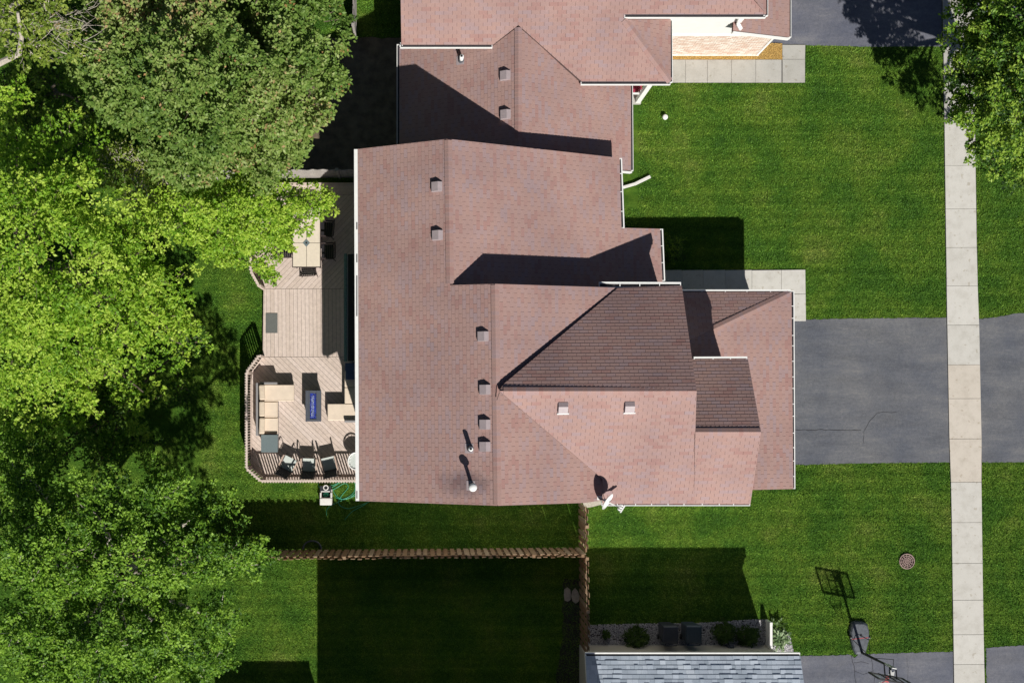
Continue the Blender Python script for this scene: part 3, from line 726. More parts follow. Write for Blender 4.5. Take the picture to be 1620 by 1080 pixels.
def siding_wall(root, a, c, za, zc, z0, mat, out, pitch=.12, name='siding', kind='stuff', singles=False):
    """lap boards on a vertical wall from a to c; top runs from za to zc"""
    a = Vector((a[0], a[1], 0)); c = Vector((c[0], c[1], 0)); o = Vector((out[0], out[1], 0)).normalized(); L = (c-a).length; d = (c-a)/L
    gs = []; z = z0; zt = max(za, zc)
    while z < zt-.01:
        z1 = min(z+pitch, zt)
        # portion of the wall at height z: where top line is above z
        s0, s1 = 0.0, 1.0
        mid = (z+z1)/2
        if za < mid and zc > mid: s0 = (mid-za)/(zc-za)
        elif zc < mid and za > mid: s1 = (za-mid)/(za-zc)
        elif za < mid and zc < mid: z = z1; continue
        p0 = a+d*L*s0; p1 = a+d*L*s1
        V = [tuple(p0+o*.018+Vector((0, 0, z))), tuple(p1+o*.018+Vector((0, 0, z))), tuple(p1+o*.004+Vector((0, 0, z1))), tuple(p0+o*.004+Vector((0, 0, z1))),
             tuple(p0+Vector((0, 0, z))), tuple(p1+Vector((0, 0, z))), tuple(p1+Vector((0, 0, z1))), tuple(p0+Vector((0, 0, z1)))]
        g = (V, [(0, 1, 2, 3), (0, 4, 5, 1), (7, 4, 0, 3), (1, 5, 6, 2)])
        if singles: obj('siding_board', g, mat, root)
        else: gs.append(g)
        z = z1
    if gs: obj(name, join(gs), mat, root, kind=kind)
    V = [tuple(a+Vector((0, 0, z0))), tuple(c+Vector((0, 0, z0))), tuple(c+Vector((0, 0, zc))), tuple(a+Vector((0, 0, za)))]
    obj('wall', (V, [(0, 1, 2, 3)]), mat, root)
def window(root, c, out, w, h, z):
    """window centred at xy c on a wall facing out"""
    o = Vector((out[0], out[1], 0)).normalized(); d = Vector((-o.y, o.x, 0)); c = Vector((c[0], c[1], z)); gs = []
    def bar(u0, u1, z0, z1, t0, t1):
        q = [c+d*u+o*t+Vector((0, 0, zz)) for t in (t0, t1) for u, zz in ((u0, z0), (u1, z0), (u1, z1), (u0, z1))]
        return [tuple(x) for x in q], [(0, 3, 2, 1), (4, 5, 6, 7), (0, 1, 5, 4), (1, 2, 6, 5), (2, 3, 7, 6), (3, 0, 4, 7)]
    f = .07
    gs = [bar(-w/2, w/2, h-f, h, 0, .06), bar(-w/2, w/2, 0, f, 0, .06), bar(-w/2, -w/2+f, f, h-f, 0, .06), bar(w/2-f, w/2, f, h-f, 0, .06), bar(-w/2+f, w/2-f, h/2-.025, h/2+.025, 0, .05)]
    fr = obj('window', join(gs), M['white_paint'], root); obj('pane', bar(-w/2+f, w/2-f, f, h-f, .0, .03), M['glass'], fr)
def roof_vent(root, pl, px, py, w=.36, h=.14):
    """square hooded box vent standing on the roof plane; px,py = centre of its cap in the photo"""
    p = pl.pt(px, py); z = Vector((0, 0, 1)); c = p+z*.02
    s = (HC-p.z)/F; zb = p.z-.05
    e = Vector((pl.U.x, pl.U.y, 0)).normalized(); n = Vector((pl.up.x, pl.up.y, 0))
    hw, hn = w/2*.86, w/2
    zt = p.z+h+.05
    def pt(a, b2, zz): v = p+e*a+n*b2; return (v.x, v.y, zz)
    # hood: top falls in two facets, as a folded metal cap
    V = [pt(-hw, -hn, zt-.13), pt(hw, -hn, zt-.13), pt(-hw, .03, zt-.02), pt(hw, .03, zt-.02), pt(-hw, hn, zt-.075), pt(hw, hn, zt-.075)]
    V += [(x, y, zz-.16) for x, y, zz in V]
    Fc = [(0, 1, 3, 2), (2, 3, 5, 4), (0, 6, 7, 1), (4, 5, 11, 10), (0, 2, 8, 6), (2, 4, 10, 8), (1, 7, 9, 3), (3, 9, 11, 5)]
    v = obj('roof_vent', (V, Fc), M['vent'], root)
    b = w/2-.01
    fl = [pl.xyz(*pl.uv(p+e*x+n*y), h=.016) for x, y in ((-b, -b), (b, -b), (b, b), (-b, b))]
    obj('flashing', ([tuple(q) for q in fl], [(0, 1, 2, 3)]), M['vent'], v)

a1 = .010
EAST = (math.cos(a1), math.sin(a1)); WEST = (-EAST[0], -EAST[1]); SOUTH = (.008, -1.0); NORTH = (-.008, 1.0)
# ------------------------------------------------------------------ main house
H1 = thing('house', (2, -1, 0), 'large central house with brown shingle roof, white gutters and a deck on its left', 'house')
RW = Plane(566, 514, 5.0, EAST, .375)
r1 = RW.pt(709, 335); R1E = Plane(709, 335, r1.z, WEST, .375)
r2 = RW.pt(786, 621); R2E = Plane(786, 621, r2.z, WEST, .375)
zr = r2.z+.22
AN = Plane(950, 618, zr, SOUTH, .5)
AS = Plane(950, 618, zr, NORTH, .5)
zb = AS.pt(1150, 683).z; BN = Plane(1150, 683, zb, SOUTH, .5)
CE = Plane(1252, 620, 2.8, WEST, .2)
hp = CE.pt(1128, 521); ce = P(1180, 461, 2.8); CN = Plane(1180, 461, 2.8, SOUTH, (hp.z-2.8)/abs(hp.y-ce.y))
faces = [
 (RW, [[(566, 236), (709, 220), (712, 451), (714, 797), (568.5, 792)], [(712, 451), (783, 449), (787, 799.5), (714, 797)]]),
 (R1E, [[(709, 220), (980, 250), (983, 361), (985, 470), (712, 470)], [(983, 360.5), (1044, 362), (1049, 470), (985, 470)]]),
 (R2E, [[(783, 449), (978, 455), (796, 608), (787, 622)], [(787, 616), (797, 618), (953, 757), (953, 791), (925, 795), (787.5, 799.5)]]),
 (AN, [[(978, 455), (1078.5, 452), (1102, 618), (790, 618), (796, 608)]]),
 (AS, [[(790, 618), (1102, 618), (1100, 683), (1098, 797), (953, 797), (953, 757)], [(1098, 683), (1204, 683), (1187, 797), (1098, 797)]]),
 (BN, [[(1094, 568), (1183, 567), (1204, 683), (1094, 683)]]),
 (CE, [[(1252, 462), (1255, 773), (1085, 777), (1085, 541), (1128, 521)]]),
 (CN, [[(1060, 462), (1252, 462), (1128, 521), (1085, 541), (1060, 541)]]),
]
shingle_roof(H1, faces, M['shingle'], M['underlay'])
for pl, a, c, pl2 in ((RW, (709, 222), (712, 449), R1E), (RW, (783, 451), (787, 798), R2E)):
    ridge_caps(H1, pl.pt(*c), pl.pt(*a), M['shingle'], pls=(pl, pl2))
ridge_caps(H1, AS.pt(1102, 618.5), AS.pt(797, 618.5), M['shingle'], pls=(AN, AS))
ridge_caps(H1, BN.pt(1203, 683), BN.pt(1101, 683), M['shingle'], pls=(BN, AS))
ridge_caps(H1, CE.pt(1248, 463.5), CE.pt(1128, 521), M['shingle'], pls=(CE, CN))
# open metal valley strips where slopes meet
def strip(root, name, pl, pts, w, mat, h=.02):
    q = [pl.pt(*p) for p in pts]; gs = []
    for i in range(len(q)-1):
        gs.append(beam(q[i]+pl.N*h, q[i+1]+pl.N*h, w, .006, pl.N))
    obj(name, join(gs), mat, root)
strip(H1, 'valley_flashing', R2E, [(976, 456), (797, 607.5)], .035, M['underlay'])
strip(H1, 'valley_flashing', AS, [(790, 620), (786, 632)], .03, M['underlay'])
for px, py, pl in ((691, 296, RW), (692, 372.5, RW), (764, 532, RW), (767, 616, RW), (767, 671, RW), (767, 706, RW)): roof_vent(H1, pl, px, py)
for px, py in ((890.5, 645), (995.5, 644)):
    roof_vent(H1, AS, px, py)
    q0_, q1_ = AS.pt(px-9.5, py+9), AS.pt(px+9.5, py+8.6); obj('vent_flange', beam(q0_+AS.N*.03, q1_+AS.N*.03, .05, .03), M['white_metal'], H1)
def stack(root, pl, px, py, r, h, cap):
    # px,py = where the top of the pipe appears; the foot stands straight below it
    z0 = pl.pt(px, py).z; q = P(px, py, z0+h); zf = pl.z(q.x, q.y)
    p = Vector((q.x, q.y, zf))
    g = obj('vent_pipe', tube([p-Vector((0, 0, .1)), p+Vector((0, 0, q.z-zf))], r, 16, not cap is None), M['white_metal'], root, smooth=True)
    if cap == 'open': obj('bore', tube([q-Vector((0, 0, .01)), q+Vector((0, 0, .004))], r*.55, 14), M['hole'], g)
    if cap == 'mushroom': obj('rain_cap', lathe([(.02, .10), (.10, .085), (.135, .04), (.14, .0), (.12, -.02)], tuple(q), 20), M['white_metal'], g, smooth=True)
    f = [pl.xyz(*pl.uv(p+Vector((x, y, 0))), h=.018) for x, y in ((-.2, -.16), (.12, -.16), (.12, .16), (-.2, .16))]
    obj('flashing', ([tuple(v) for v in f], [(0, 1, 2, 3)]), M['vent'], g)
    obj('boot', lathe([(r+.05, -.02), (r+.012, .12)], (p.x, p.y, zf), 14), M['plastic_grey'], g)
stack(H1, RW, 748, 770.5, .06, .62, 'mushroom')
stack(H1, RW, 745, 710, .075, .42, 'open')
# gutters of the main house
gutter(H1, RW.pt(566, 236), RW.pt(568.5, 792), WEST, .13, .03, cover=True)
for y0, y1 in ((352, 363), (402, 415), (436, 500), (776, 788)):
    pa, pc = RW.pt(566, y0), RW.pt(566, y1); obj('litter_and_gap', beam(pa+Vector((-.03, 0, .0)), pc+Vector((-.03, 0, .0)), .035, .02), M['gutter_dirt_and_gap'], H1)  # dark strips laid on the cover imitate its shaded openings
gutter(H1, R1E.pt(978.5, 250), R1E.pt(982.5, 360.5), EAST, .13, .045, .62)
gutter(H1, R1E.pt(1043, 362), R1E.pt(1046.5, 444), EAST, .14, .045, .5)
gutter(H1, AN.pt(948, 453), AN.pt(1077.5, 453.5), NORTH, .16, .06, .6)
gutter(H1, BN.pt(1098, 570.5), BN.pt(1182.5, 570), NORTH, .14, .06, .6)
gutter(H1, CN.pt(1078, 463.5), CN.pt(1251, 463.5), NORTH, .13, .055, .72)
gutter(H1, CE.pt(1250.5, 460), CE.pt(1252, 773), EAST, .15, .035, .5)
gutter(H1, AS.pt(952, 794.5), AS.pt(1187, 794.5), (.0, -1), .12, .03, .55)
# rake boards
def rake(root, pl, pts, out, mat, w=.03, h=.15, off=-.03):
    q = [pl.pt(*p) for p in pts]; o = Vector((out[0], out[1], 0))
    for i in range(len(q)-1):
        obj('rake_board', beam(q[i]+o*off-Vector((0, 0, .10)), q[i+1]+o*off-Vector((0, 0, .10)), w, h), mat, root)
rake(H1, RW, [(566, 236), (709, 220)], NORTH, M['white_paint']); rake(H1, R1E, [(709, 220), (980, 250)], NORTH, M['white_paint'])
rake(H1, RW, [(568.5, 792), (787, 799.5)], (0, -1), M['white_paint']); rake(H1, R2E, [(787.5, 799.5), (925, 795), (952, 791)], (0, -1), M['white_paint'])
rake(H1, AN, [(1078.5, 452), (1102, 618)], EAST, M['white_paint']); rake(H1, AS, [(1102, 618), (1100, 683)], EAST, M['white_paint'])
rake(H1, BN, [(1183, 567), (1204, 683)], EAST, M['white_paint']); rake(H1, AS, [(1204, 683), (1187, 797)], EAST, M['white_paint'])
rake(H1, RW, [(712, 451), (783, 449)], NORTH, M['white_paint']); rake(H1, R2E, [(783, 449), (966, 455)], NORTH, M['white_paint'])
rake(H1, R1E, [(983, 360.5), (1044, 362)], NORTH, M['white_paint']); rake(H1, CE, [(1255, 773), (1100, 776)], (0, -1), M['white_paint'])
# walls (plan points under the eaves)
def W2(pl, px, py, dx=0, dy=0): p = pl.pt(px, py); return (p.x+dx, p.y+dy)
def wseg(root, a, c, pa, pc, out, z0=.2, mat=None, win=()):
    za = pa if isinstance(pa, (int, float)) else pa.z(*a)-.14; zc = pc if isinstance(pc, (int, float)) else pc.z(*c)-.14
    siding_wall(root, a, c, za, zc, z0, mat or M['siding'], out, .15)
    for f, zz, w, h in win:
        window(root, (a[0]+(c[0]-a[0])*f+out[0]*.02, a[1]+(c[1]-a[1])*f+out[1]*.02), out, w, h, zz)
o4 = .42
nw = W2(RW, 566, 236, o4, -.2); swc = W2(RW, 568.5, 792, o4, .2)
rn = W2(RW, 709, 220, 0, -.2); ne = W2(R1E, 980, 250, -o4, -.2); rs = W2(RW, 787, 799, 0, .2); se = (W2(R2E, 952, 791)[0], swc[1])
wseg(H1, nw, swc, RW, RW, WEST, win=[(.2, 3.4, 1.2, 1.2), (.45, 3.4, 1.2, 1.2), (.75, 3.4, 1.2, 1.2), (.62, .6, 1.8, 2.0), (.88, 1.0, 1.2, 1.2)])
wseg(H1, nw, (rn[0], nw[1]), RW, RW, NORTH); wseg(H1, (rn[0], nw[1]), (ne[0], nw[1]), R1E, R1E, NORTH)
wseg(H1, swc, (rs[0], swc[1]), RW, RW, (0, -1), win=[(.5, 3.4, 1.0, 1.2)]); wseg(H1, (rs[0], swc[1]), se, R2E, R2E, (0, -1), win=[(.5, 1.0, 1.2, 1.2)])
e1 = W2(R1E, 984, 361, -o4, 0); e2 = W2(R1E, 1046, 361, -o4, 0)
wseg(H1, (ne[0], nw[1]), (ne[0], e1[1]-.2), R1E, R1E, EAST, win=[(.5, 1.0, 1.3, 1.4)])
wseg(H1, (ne[0], e1[1]-.2), (e2[0], e1[1]-.2), R1E, R1E, NORTH); ann = W2(AN, 1078, 453, -.15, -.42)
wseg(H1, (e2[0], e1[1]-.2), (e2[0], ann[1]), R1E, R1E, EAST, win=[(.5, 1.0, 1.2, 1.4)])
g1 = W2(RW, 712, 451, 0, -.12); g2 = W2(RW, 783, 449, 0, -.12); g3 = W2(R2E, 975, 455, 0, -.12)
wseg(H1, (g1[0], g1[1]), (g2[0], g1[1]), RW, RW, NORTH, z0=4.2); wseg(H1, (g2[0], g1[1]), (g3[0], g1[1]), R2E, R2E, NORTH, z0=3.6)
wseg(H1, (g3[0], ann[1]), ann, AN, AN, NORTH, z0=2.2, win=[(.6, 3.5, 1.0, 1.1)])
ar = W2(AS, 1101, 619); br = W2(BN, 1183, 567, -.25, -.42); bs = W2(AS, 1187, 795, -.25, .35)
wseg(H1, ann, (ann[0], ar[1]), AN, AN, EAST, z0=2.4, win=[(.45, 3.5, 1.0, 1.2)])
wseg(H1, (ann[0], br[1]), br, BN, BN, NORTH, z0=2.6)
bm = W2(BN, 1204, 683); wseg(H1, br, (br[0], bm[1]), BN, BN, EAST, z0=2.6, win=[(.5, 3.9, .9, 1.1)]); wseg(H1, (br[0], bm[1]), (br[0], bs[1]), AS, AS, EAST, z0=2.6)
wseg(H1, se, (se[0], bs[1]), 5.2, 5.2, (0, -1)); wseg(H1, (se[0], bs[1]), (br[0], bs[1]), AS, AS, (0, -1), win=[(.3, 1.0, 1.2, 1.2), (.7, 3.4, 1.2, 1.2)])
cn = W2(CN, 1250, 461, -.4, -.3); cs = W2(CE, 1255, 773, -.4, .2)
wseg(H1, (e2[0], cn[1]), cn, 2.7, 2.7, NORTH); wseg(H1, cn, (cn[0], cs[1]), 2.7, 2.7, EAST); wseg(H1, (br[0]-2.0, cs[1]), (cn[0], cs[1]), 3.6, 2.8, (0, -1))
gd = obj('garage_door', box(cn[0]+.02, cn[0]+.06, cs[1]+.7, cs[1]+5.6, .05, 2.15), M['white_paint'], H1)
for i in range(4):
    for j in range(8): obj('door_panel', box(cn[0]+.06, cn[0]+.075, cs[1]+.78+j*.6, cs[1]+1.3+j*.6, .13+i*.52, .55+i*.52), M['white_paint'], gd)
cen = [nw, (nw[0], swc[1]), se, (se[0], bs[1]), (br[0], bs[1]), (cn[0], cs[1]), cn, (e2[0], cn[1]), (e2[0], e1[1]), (ne[0], e1[1]), (ne[0], nw[1])]
obj('foundation', prism(cen, -.1, .2), M['foundation'], H1)
# ground-floor bay under the left eave, with the folded awning case on its edge
b0 = P(545, 402, 2.6); b1 = P(545, 571, 2.6)
obj('bay', box(b0.x+.1, nw[0], b1.y+.05, b0.y-.05, .2, 2.58), M['siding'], H1)
obj('bay_roof', box(b0.x+.13, nw[0]-.02, b1.y, b0.y, 2.585, 2.62), M['roof_dark'], H1)
aw = thing('awning', ((b0.x+b1.x)/2, (b0.y+b1.y)/2, 2.5), 'long rolled teal grey awning case running along the house beside the deck', 'awning')
obj('case', rot(box(b0.x-.02, b0.x+.10, b1.y-.02, b0.y+.02, 2.52, 2.66), 0), M['teal'], aw, bevel=.03)
for f in (.02, .5, .98): obj('bracket', box(b0.x-.0, b0.x+.14, b1.y+(b0.y-b1.y)*f-.03, b1.y+(b0.y-b1.y)*f+.03, 2.44, 2.515), M['black_metal'], aw)
# downspout with its long extension on the lawn, and downspouts elsewhere
dsp = R1E.pt(981, 297); q0 = Vector((ne[0]+.07, dsp.y, 0))
ds = obj('downspout', join([beam((ne[0]+.55, dsp.y, 3.75), (ne[0]+.1, dsp.y, 3.4), .08, .06), beam((ne[0]+.09, dsp.y, 3.4), (ne[0]+.09, dsp.y, .22), .08, .06, Vector((0, 1, 0))), beam((ne[0]+.09, dsp.y, .22), (G(986, 297).x, G(986, 297).y, .1), .09, .07)]), M['white_metal'], H1)
obj('downspout_extension', join([beam(G(984, 297.5)+Vector((0, 0, .08)), G(1003, 292)+Vector((0, 0, .08)), .11, .09), beam(G(1003, 292.2)+Vector((0, 0, .08)), G(1028, 280)+Vector((0, 0, .07)), .12, .09)]), M['plastic_white'], H1, bevel=.01)
p = AS.pt(1190, 776); obj('downspout', join([beam((p.x+.02, p.y+.1, p.z-.12), (br[0]+.05, p.y+.25, p.z-.5), .09, .07), beam((br[0]+.05, p.y+.25, p.z-.5), (br[0]+.05, p.y+.25, 3.2), .08, .06, Vector((0, 1, 0)))]), M['white_metal'], H1)
# small stoop slab under the lower right end of the gable
sb = struct('stoop', prism(gp([(921, 790), (952, 788), (952, 797), (936, 801), (923, 803)]), -.05, .10), M['flagstone'])

# ------------------------------------------------------------------ attached neighbour above
H2 = thing('house', (4, 13, 0), 'neighbouring brown roofed house at the top with a pink brick and white siding wall', 'house')
NS = Plane(706, 73, 4.25, NORTH, .4)
rz = NS.pt(820, 41).z
zq = NS.pt(1060, 131).z; e0 = P(1061.5, 80, zq); h0 = NS.pt(988, 31)
QE = Plane(1061.5, 80, zq, WEST, (h0.z-zq)/abs(P(1061.5, 80, zq).x-h0.x))
PW = Plane(820, 90, rz, EAST, .4); PE = Plane(820, 90, rz, WEST, .4)
GE = Plane(1250, 30, 2.6, WEST, .31)
zc = NS.pt(1212, 25).z; ce2 = Plane(1212, 10, zc, WEST, .4)
faces = [
 (NS, [[(633, -60), (820, -60), (820, 40), (780, 71), (635, 71)], [(820, -60), (988, -60), (988, 28), (820, 28)], [(820, 28), (986, 28), (1060, 129), (920, 129), (820, 40)],
       [(988, -60), (1140, -60), (1212, 23), (988, 23)]]),
 (ce2, [[(1145, -60), (1212, -60), (1212, 23)]]),
 (QE, [[(986, 31), (1061, 31), (1061, 129)]]),
 (PW, [[(632, 76), (776, 76), (820, 42), (820, 252), (632, 245)]]),
 (PE, [[(820, 42), (920, 131), (998, 131), (998, 270), (820, 254)]]),
 (GE, [[(1165, -60), (1249, -60), (1249, 59), (1159.5, 48.5)]]),
]
shingle_roof(H2, faces, M['shingle'], M['underlay'], v_off=.03)
ridge_caps(H2, PW.pt(820, 250), PW.pt(820, 44), M['shingle'], pls=(PW, PE))
ridge_caps(H2, NS.pt(1060, 129), NS.pt(988, 32), M['shingle'], pls=(NS, QE))
for px, py in ((799, 120.5), (799.5, 182)): roof_vent(H2, PW, px, py)
z0 = PW.pt(730, 92).z; stack(H2, PW, 730.5, 89, .07, .42, 'open')
def dgutter(root, a, c, out, **k):
    w = k.pop('w', .12)
    g = gutter(root, a, c, out, w, .022, 0, **k)
    a = Vector(a); c = Vector(c)
    obj('drip_edge', beam(a+Vector((0, 0, -.012))+Vector((out[0], out[1], 0))*.01, c+Vector((0, 0, -.012))+Vector((out[0], out[1], 0))*.01, .03, .012), M['dark_metal'], root)
S2 = (0, -1)
dgutter(H2, NS.pt(633, 70), NS.pt(779, 70), S2); dgutter(H2, NS.pt(988, 22.5), NS.pt(1212, 22.5), S2); dgutter(H2, NS.pt(919, 128.5), NS.pt(1061, 128.5), S2)
dgutter(H2, QE.pt(1060, 31), QE.pt(1060.5, 130), EAST, w=.09); dgutter(H2, ce2.pt(1211, -60), ce2.pt(1211, 25), EAST, w=.1)
dgutter(H2, PW.pt(632, 70), PW.pt(632, 245), WEST, w=.1); dgutter(H2, PE.pt(997, 132), PE.pt(998, 270), EAST, w=.1); dgutter(H2, GE.pt(1247.5, -60), GE.pt(1247.5, 59), EAST, w=.11)
rake(H2, GE, [(1159.5, 49), (1249, 59.5)], (0, -1), M['white_paint'], .05, off=.03); rake(H2, PE, [(930, 265), (999, 271)], (0, -1), M['white_paint'], .05, off=.03)
rake(H2, NS, [(633, -60), (635, 71)], WEST, M['white_paint'])
# walls of the neighbour
yw = (NY-89)/40.0+.08
xw0 = P(1000, 89, 0).x; xw1 = G(1198, 89).x; xu = P(1212, 20, 4.7).x-.4
siding_wall(H2, (xw0, yw), (xu, yw), 4.45, 4.45, 2.1, M['siding'], S2, .127, singles=True)
siding_wall(H2, (xu, yw), (xw1, yw), 3.1, 2.5, 2.1, M['siding'], S2, .127, singles=True)
obj('wall', ([(xu, yw, 2.6), (xu, yw+4, 2.6), (xu, yw+4, 4.5), (xu, yw, 4.5)], [(0, 1, 2, 3)]), M['siding'], H2)
obj('belt_course', box(xw0, xw1+.02, yw-.06, yw, 2.06, 2.13), M['white_paint'], H2)
V = []; Fc = []; rk = []
nrow = 27; bh = 2.04/nrow
for r_ in range(nrow):
    x = xw0-(.11 if r_ % 2 else 0)
    while x < xw1:
        xa = max(x+.005, xw0); xb = min(x+.215, xw1)
        if xb-xa > .02:
            dpt = random.uniform(.0, .006)
            g = box(xa, xb, yw-.045-dpt, yw-.01, .03+r_*bh+.005, .03+(r_+1)*bh-.005); n = len(V); V += g[0]; Fc += [tuple(i+n for i in f) for f in g[1]]; rk += [random.random()]*6
        x += .225
obj('bricks', (V, Fc), M['brick'], H2, rnd=rk, kind='stuff')
obj('mortar_wall', box(xw0, xw1-.003, yw-.025, yw+.1, 0, 2.06), M['siding_beige'], H2)
obj('corner_trim', box(xw1-.06, xw1+.03, yw-.07, yw+.03, 0, 2.5), M['white_paint'], H2)
obj('brick_sill', box(xw0, xw1+.04, yw-.085, yw-.047, 0, .05), M['white_paint'], H2)
obj('wall', box(xw1-.02, xw1, yw+.03, yw+6, 0, 2.5), M['siding'], H2)
px_, py_ = P(1166, 38, 4.3).x, yw
obj('downspout', join([beam((P(1172, 31, 4.2).x, yw-.12, 4.2), (P(1160, 46, 3.3).x+.12, yw-.13, 3.45), .11, .09), beam((P(1160, 46, 3.3).x+.12, yw-.13, 3.45), (P(1160, 46, 3.3).x+.28, yw-.28, 3.3), .13, .10)]), M['white_metal'], H2, bevel=.02)
obj('gutter_outlet', join([beam((xw1-.2, yw-.10, 2.42), (xw1+.3, yw-.12, 2.3), .10, .08), beam((xw1-.35, yw-.08, 2.35), (xw1-.1, yw-.08, 2.2), .08, .08)]), M['white_metal'], H2)
# west & body walls
a_ = PW.pt(632, 76); wb = a_.x+.4
siding_wall(H2, (wb, 8.5), (wb, a_.y+1.2), 2.8, 2.8, .2, M['siding'], WEST, .15)
siding_wall(H2, (wb, a_.y+.3), (P(779, 73, 4.2).x, a_.y+.3), 4.1, 4.1, .2, M['siding'], S2, .15)
pe = PE.pt(998, 200).x-.35
siding_wall(H2, (pe, 8.45), (pe, 12.6), 2.75, 2.75, .2, M['siding'], EAST, .15)
obj('foundation', prism([(wb, 8.5), (pe, 8.5), (pe, 12.6), (xw0, yw+.1), (xw1-.1, yw+.1), (xw1-.1, 20), (wb, 20)], -.1, .2), M['foundation'], H2)
siding_wall(H2, (P(925, 131, 4.4).x, 12.0), (P(1000, 131, 4.4).x, 12.0), 3.6, 3.6, 2.9, M['siding'], S2, .15)
# porch
c0 = G(1008, 161)
obj('porch_column', box(c0.x-.09, c0.x+.09, c0.y-.09, c0.y+.09, .15, 3.55), M['white_paint'], H2)
obj('porch_floor', box(pe+.01, c0.x+.12, c0.y-.12, yw-.06, 0, .15), M['concrete_grey'], H2)
obj('porch_railing', join([beam((pe, c0.y+.02, .95), (c0.x, c0.y+.02, .95), .06, .05)]+[beam((pe+.08+i*.1, c0.y+.02, .2), (pe+.08+i*.1, c0.y+.02, .93), .03, .03, Vector((0, 1, 0))) for i in range(4)]), M['white_paint'], H2)
fp = thing('flower_pot', P(1006, 138, .3), 'pot of crimson flowers on the neighbour porch beside the white column', 'flower pot')
q = P(1006, 138, .5); fp.location = (q.x, q.y, .15); ORG[fp] = Vector((0, 0, 0))
obj('pot', lathe([(.09, 0), (.14, .25), (.16, .27)], (0, 0, 0), 14), M['terracotta'], fp)
rg = np.random.default_rng(3); qq = rg.normal(0, 1, (70, 3)); qq /= np.linalg.norm(qq, axis=1, keepdims=True); qq[:, 2] = abs(qq[:, 2])
pos, nrm, dr, sz, rn_ = spray(qq*.15+np.array([0, 0, .32]), qq, np.full(70, .05), 6, .03, .06, np.full(70, .5), rg)
o = bpy.data.objects.new('blossoms', leaf_mesh('blossoms', pos, nrm, dr, sz, rn_, M['petal'])); COL.objects.link(o); o.parent = fp

# ------------------------------------------------------------------ grey house below
H3 = thing('house', (9.5, -14, 0), 'grey shingled house at the bottom edge with a beige side wall', 'house')
GN = Plane(1095, 1037, 3.0, (0, -1), .40)
xl = P(926, 1036, 3.0).x; xr = P(1266, 1036, 3.0).x; yt = P(1095, 1037, 3.0).y; yr = yt-4.6
def g3(x, y): return Vector((x, y, GN.z(x, y)))
GS = Plane(1095, 1037, 3.0, (0, 1), .40); GS.p0 = g3(0, yr); GS.a = GS.p0.z-GS.c*GS.p0.y
def g3s(x, y): return Vector((x, y, GS.z(x, y)))
shingle_roof(H3, [(GN, [[g3(xl, yt), g3(xr, yt), g3(xr, yr), g3(xl, yr)]]), (GS, [[g3s(xl, yr), g3s(xr, yr), g3s(xr, yr-4.6), g3s(xl, yr-4.6)]])], M['shingle_grey'], M['underlay_grey'], expo=.165, tab=.25, thick=.016, gap=.004, rand_tabs=True)
gutter(H3, g3(xl, yt), g3(xr, yt), (0, 1), .12, .05, 0)
yn = (NY-1020)/40.0; x0_, x1_ = G(917, 1020).x, G(1211, 1020).x+.0
siding_wall(H3, (x0_, yn), (x1_, yn), 2.9, 2.9, .12, M['siding_beige'], (0, 1), .15)
for xx, oo in ((x0_, (-1, 0)), (x1_, (1, 0))):
    siding_wall(H3, (xx, yn), (xx, yr), 2.8, GN.z(0, yr)-.2, .12, M['siding_beige'], oo, .15)
obj('foundation', prism([(x0_-.02, yn+.02), (x1_+.02, yn+.02), (x1_+.02, yr-4), (x0_-.02, yr-4)], -.1, .12), M['foundation'], H3)
obj('corner_trim', box(x1_-.08, x1_+.03, yn-.05, yn+.03, .0, 2.85), M['siding_beige'], H3)
obj('rake_board', beam(g3(xl+.02, yt)-Vector((0, 0, .1)), g3(xl+.02, yr)-Vector((0, 0, .1)), .05, .17), M['white_paint'], H3)
# taller rear block of the same house, just outside the frame; it casts the big shade on the back lawn
XB0, XB1, YB = -2.45, 6.9, -11.35
TL = Plane(0, 0, 0, (1, 0), .42); TL.p0 = Vector((XB0, YB, 5.6)); TL.a = 5.6-TL.b*XB0
TR = Plane(0, 0, 0, (-1, 0), .42); TR.p0 = Vector((XB1, YB, 5.6)); TR.a = 5.6-TR.b*XB1
xm = (XB0+XB1)/2; ys = YB-9
shingle_roof(H3, [(TL, [[Vector((XB0, YB, 5.6)), Vector((xm, YB, TL.z(xm, 0))), Vector((xm, ys, TL.z(xm, 0))), Vector((XB0, ys, 5.6))]]), (TR, [[Vector((XB1, YB, 5.6)), Vector((xm, YB, TR.z(xm, 0))), Vector((xm, ys, TR.z(xm, 0))), Vector((XB1, ys, 5.6))]])], M['shingle_grey'], M['underlay_grey'], expo=.3, tab=.3, rand_tabs=True)
siding_wall(H3, (XB0+.3, YB-.2), (xm, YB-.2), 5.6, TL.z(xm, 0)-.15, .1, M['siding_beige'], (0, 1), .15)
siding_wall(H3, (xm, YB-.2), (XB1-.3, YB-.2), TL.z(xm, 0)-.15, 5.6, .1, M['siding_beige'], (0, 1), .15)
siding_wall(H3, (XB0+.3, YB-.2), (XB0+.3, ys+.2), 5.5, 5.5, .1, M['siding_beige'], (-1, 0), .15)
siding_wall(H3, (XB1-.3, YB-.2), (XB1-.3, ys+.2), 5.5, 5.5, .1, M['siding_beige'], (1, 0), .15)
sh = thing('shed', (-5.5, -14, 0), 'unseen shed added below the lower left edge to cast a shadow on the lawn', 'shed')  # out-of-view shed, put in only for the shadow it throws on the lawn
obj('wall', box(-7.4, -3.98, -15.2, -12.95, 0, 2.3), M['siding_beige'], sh)
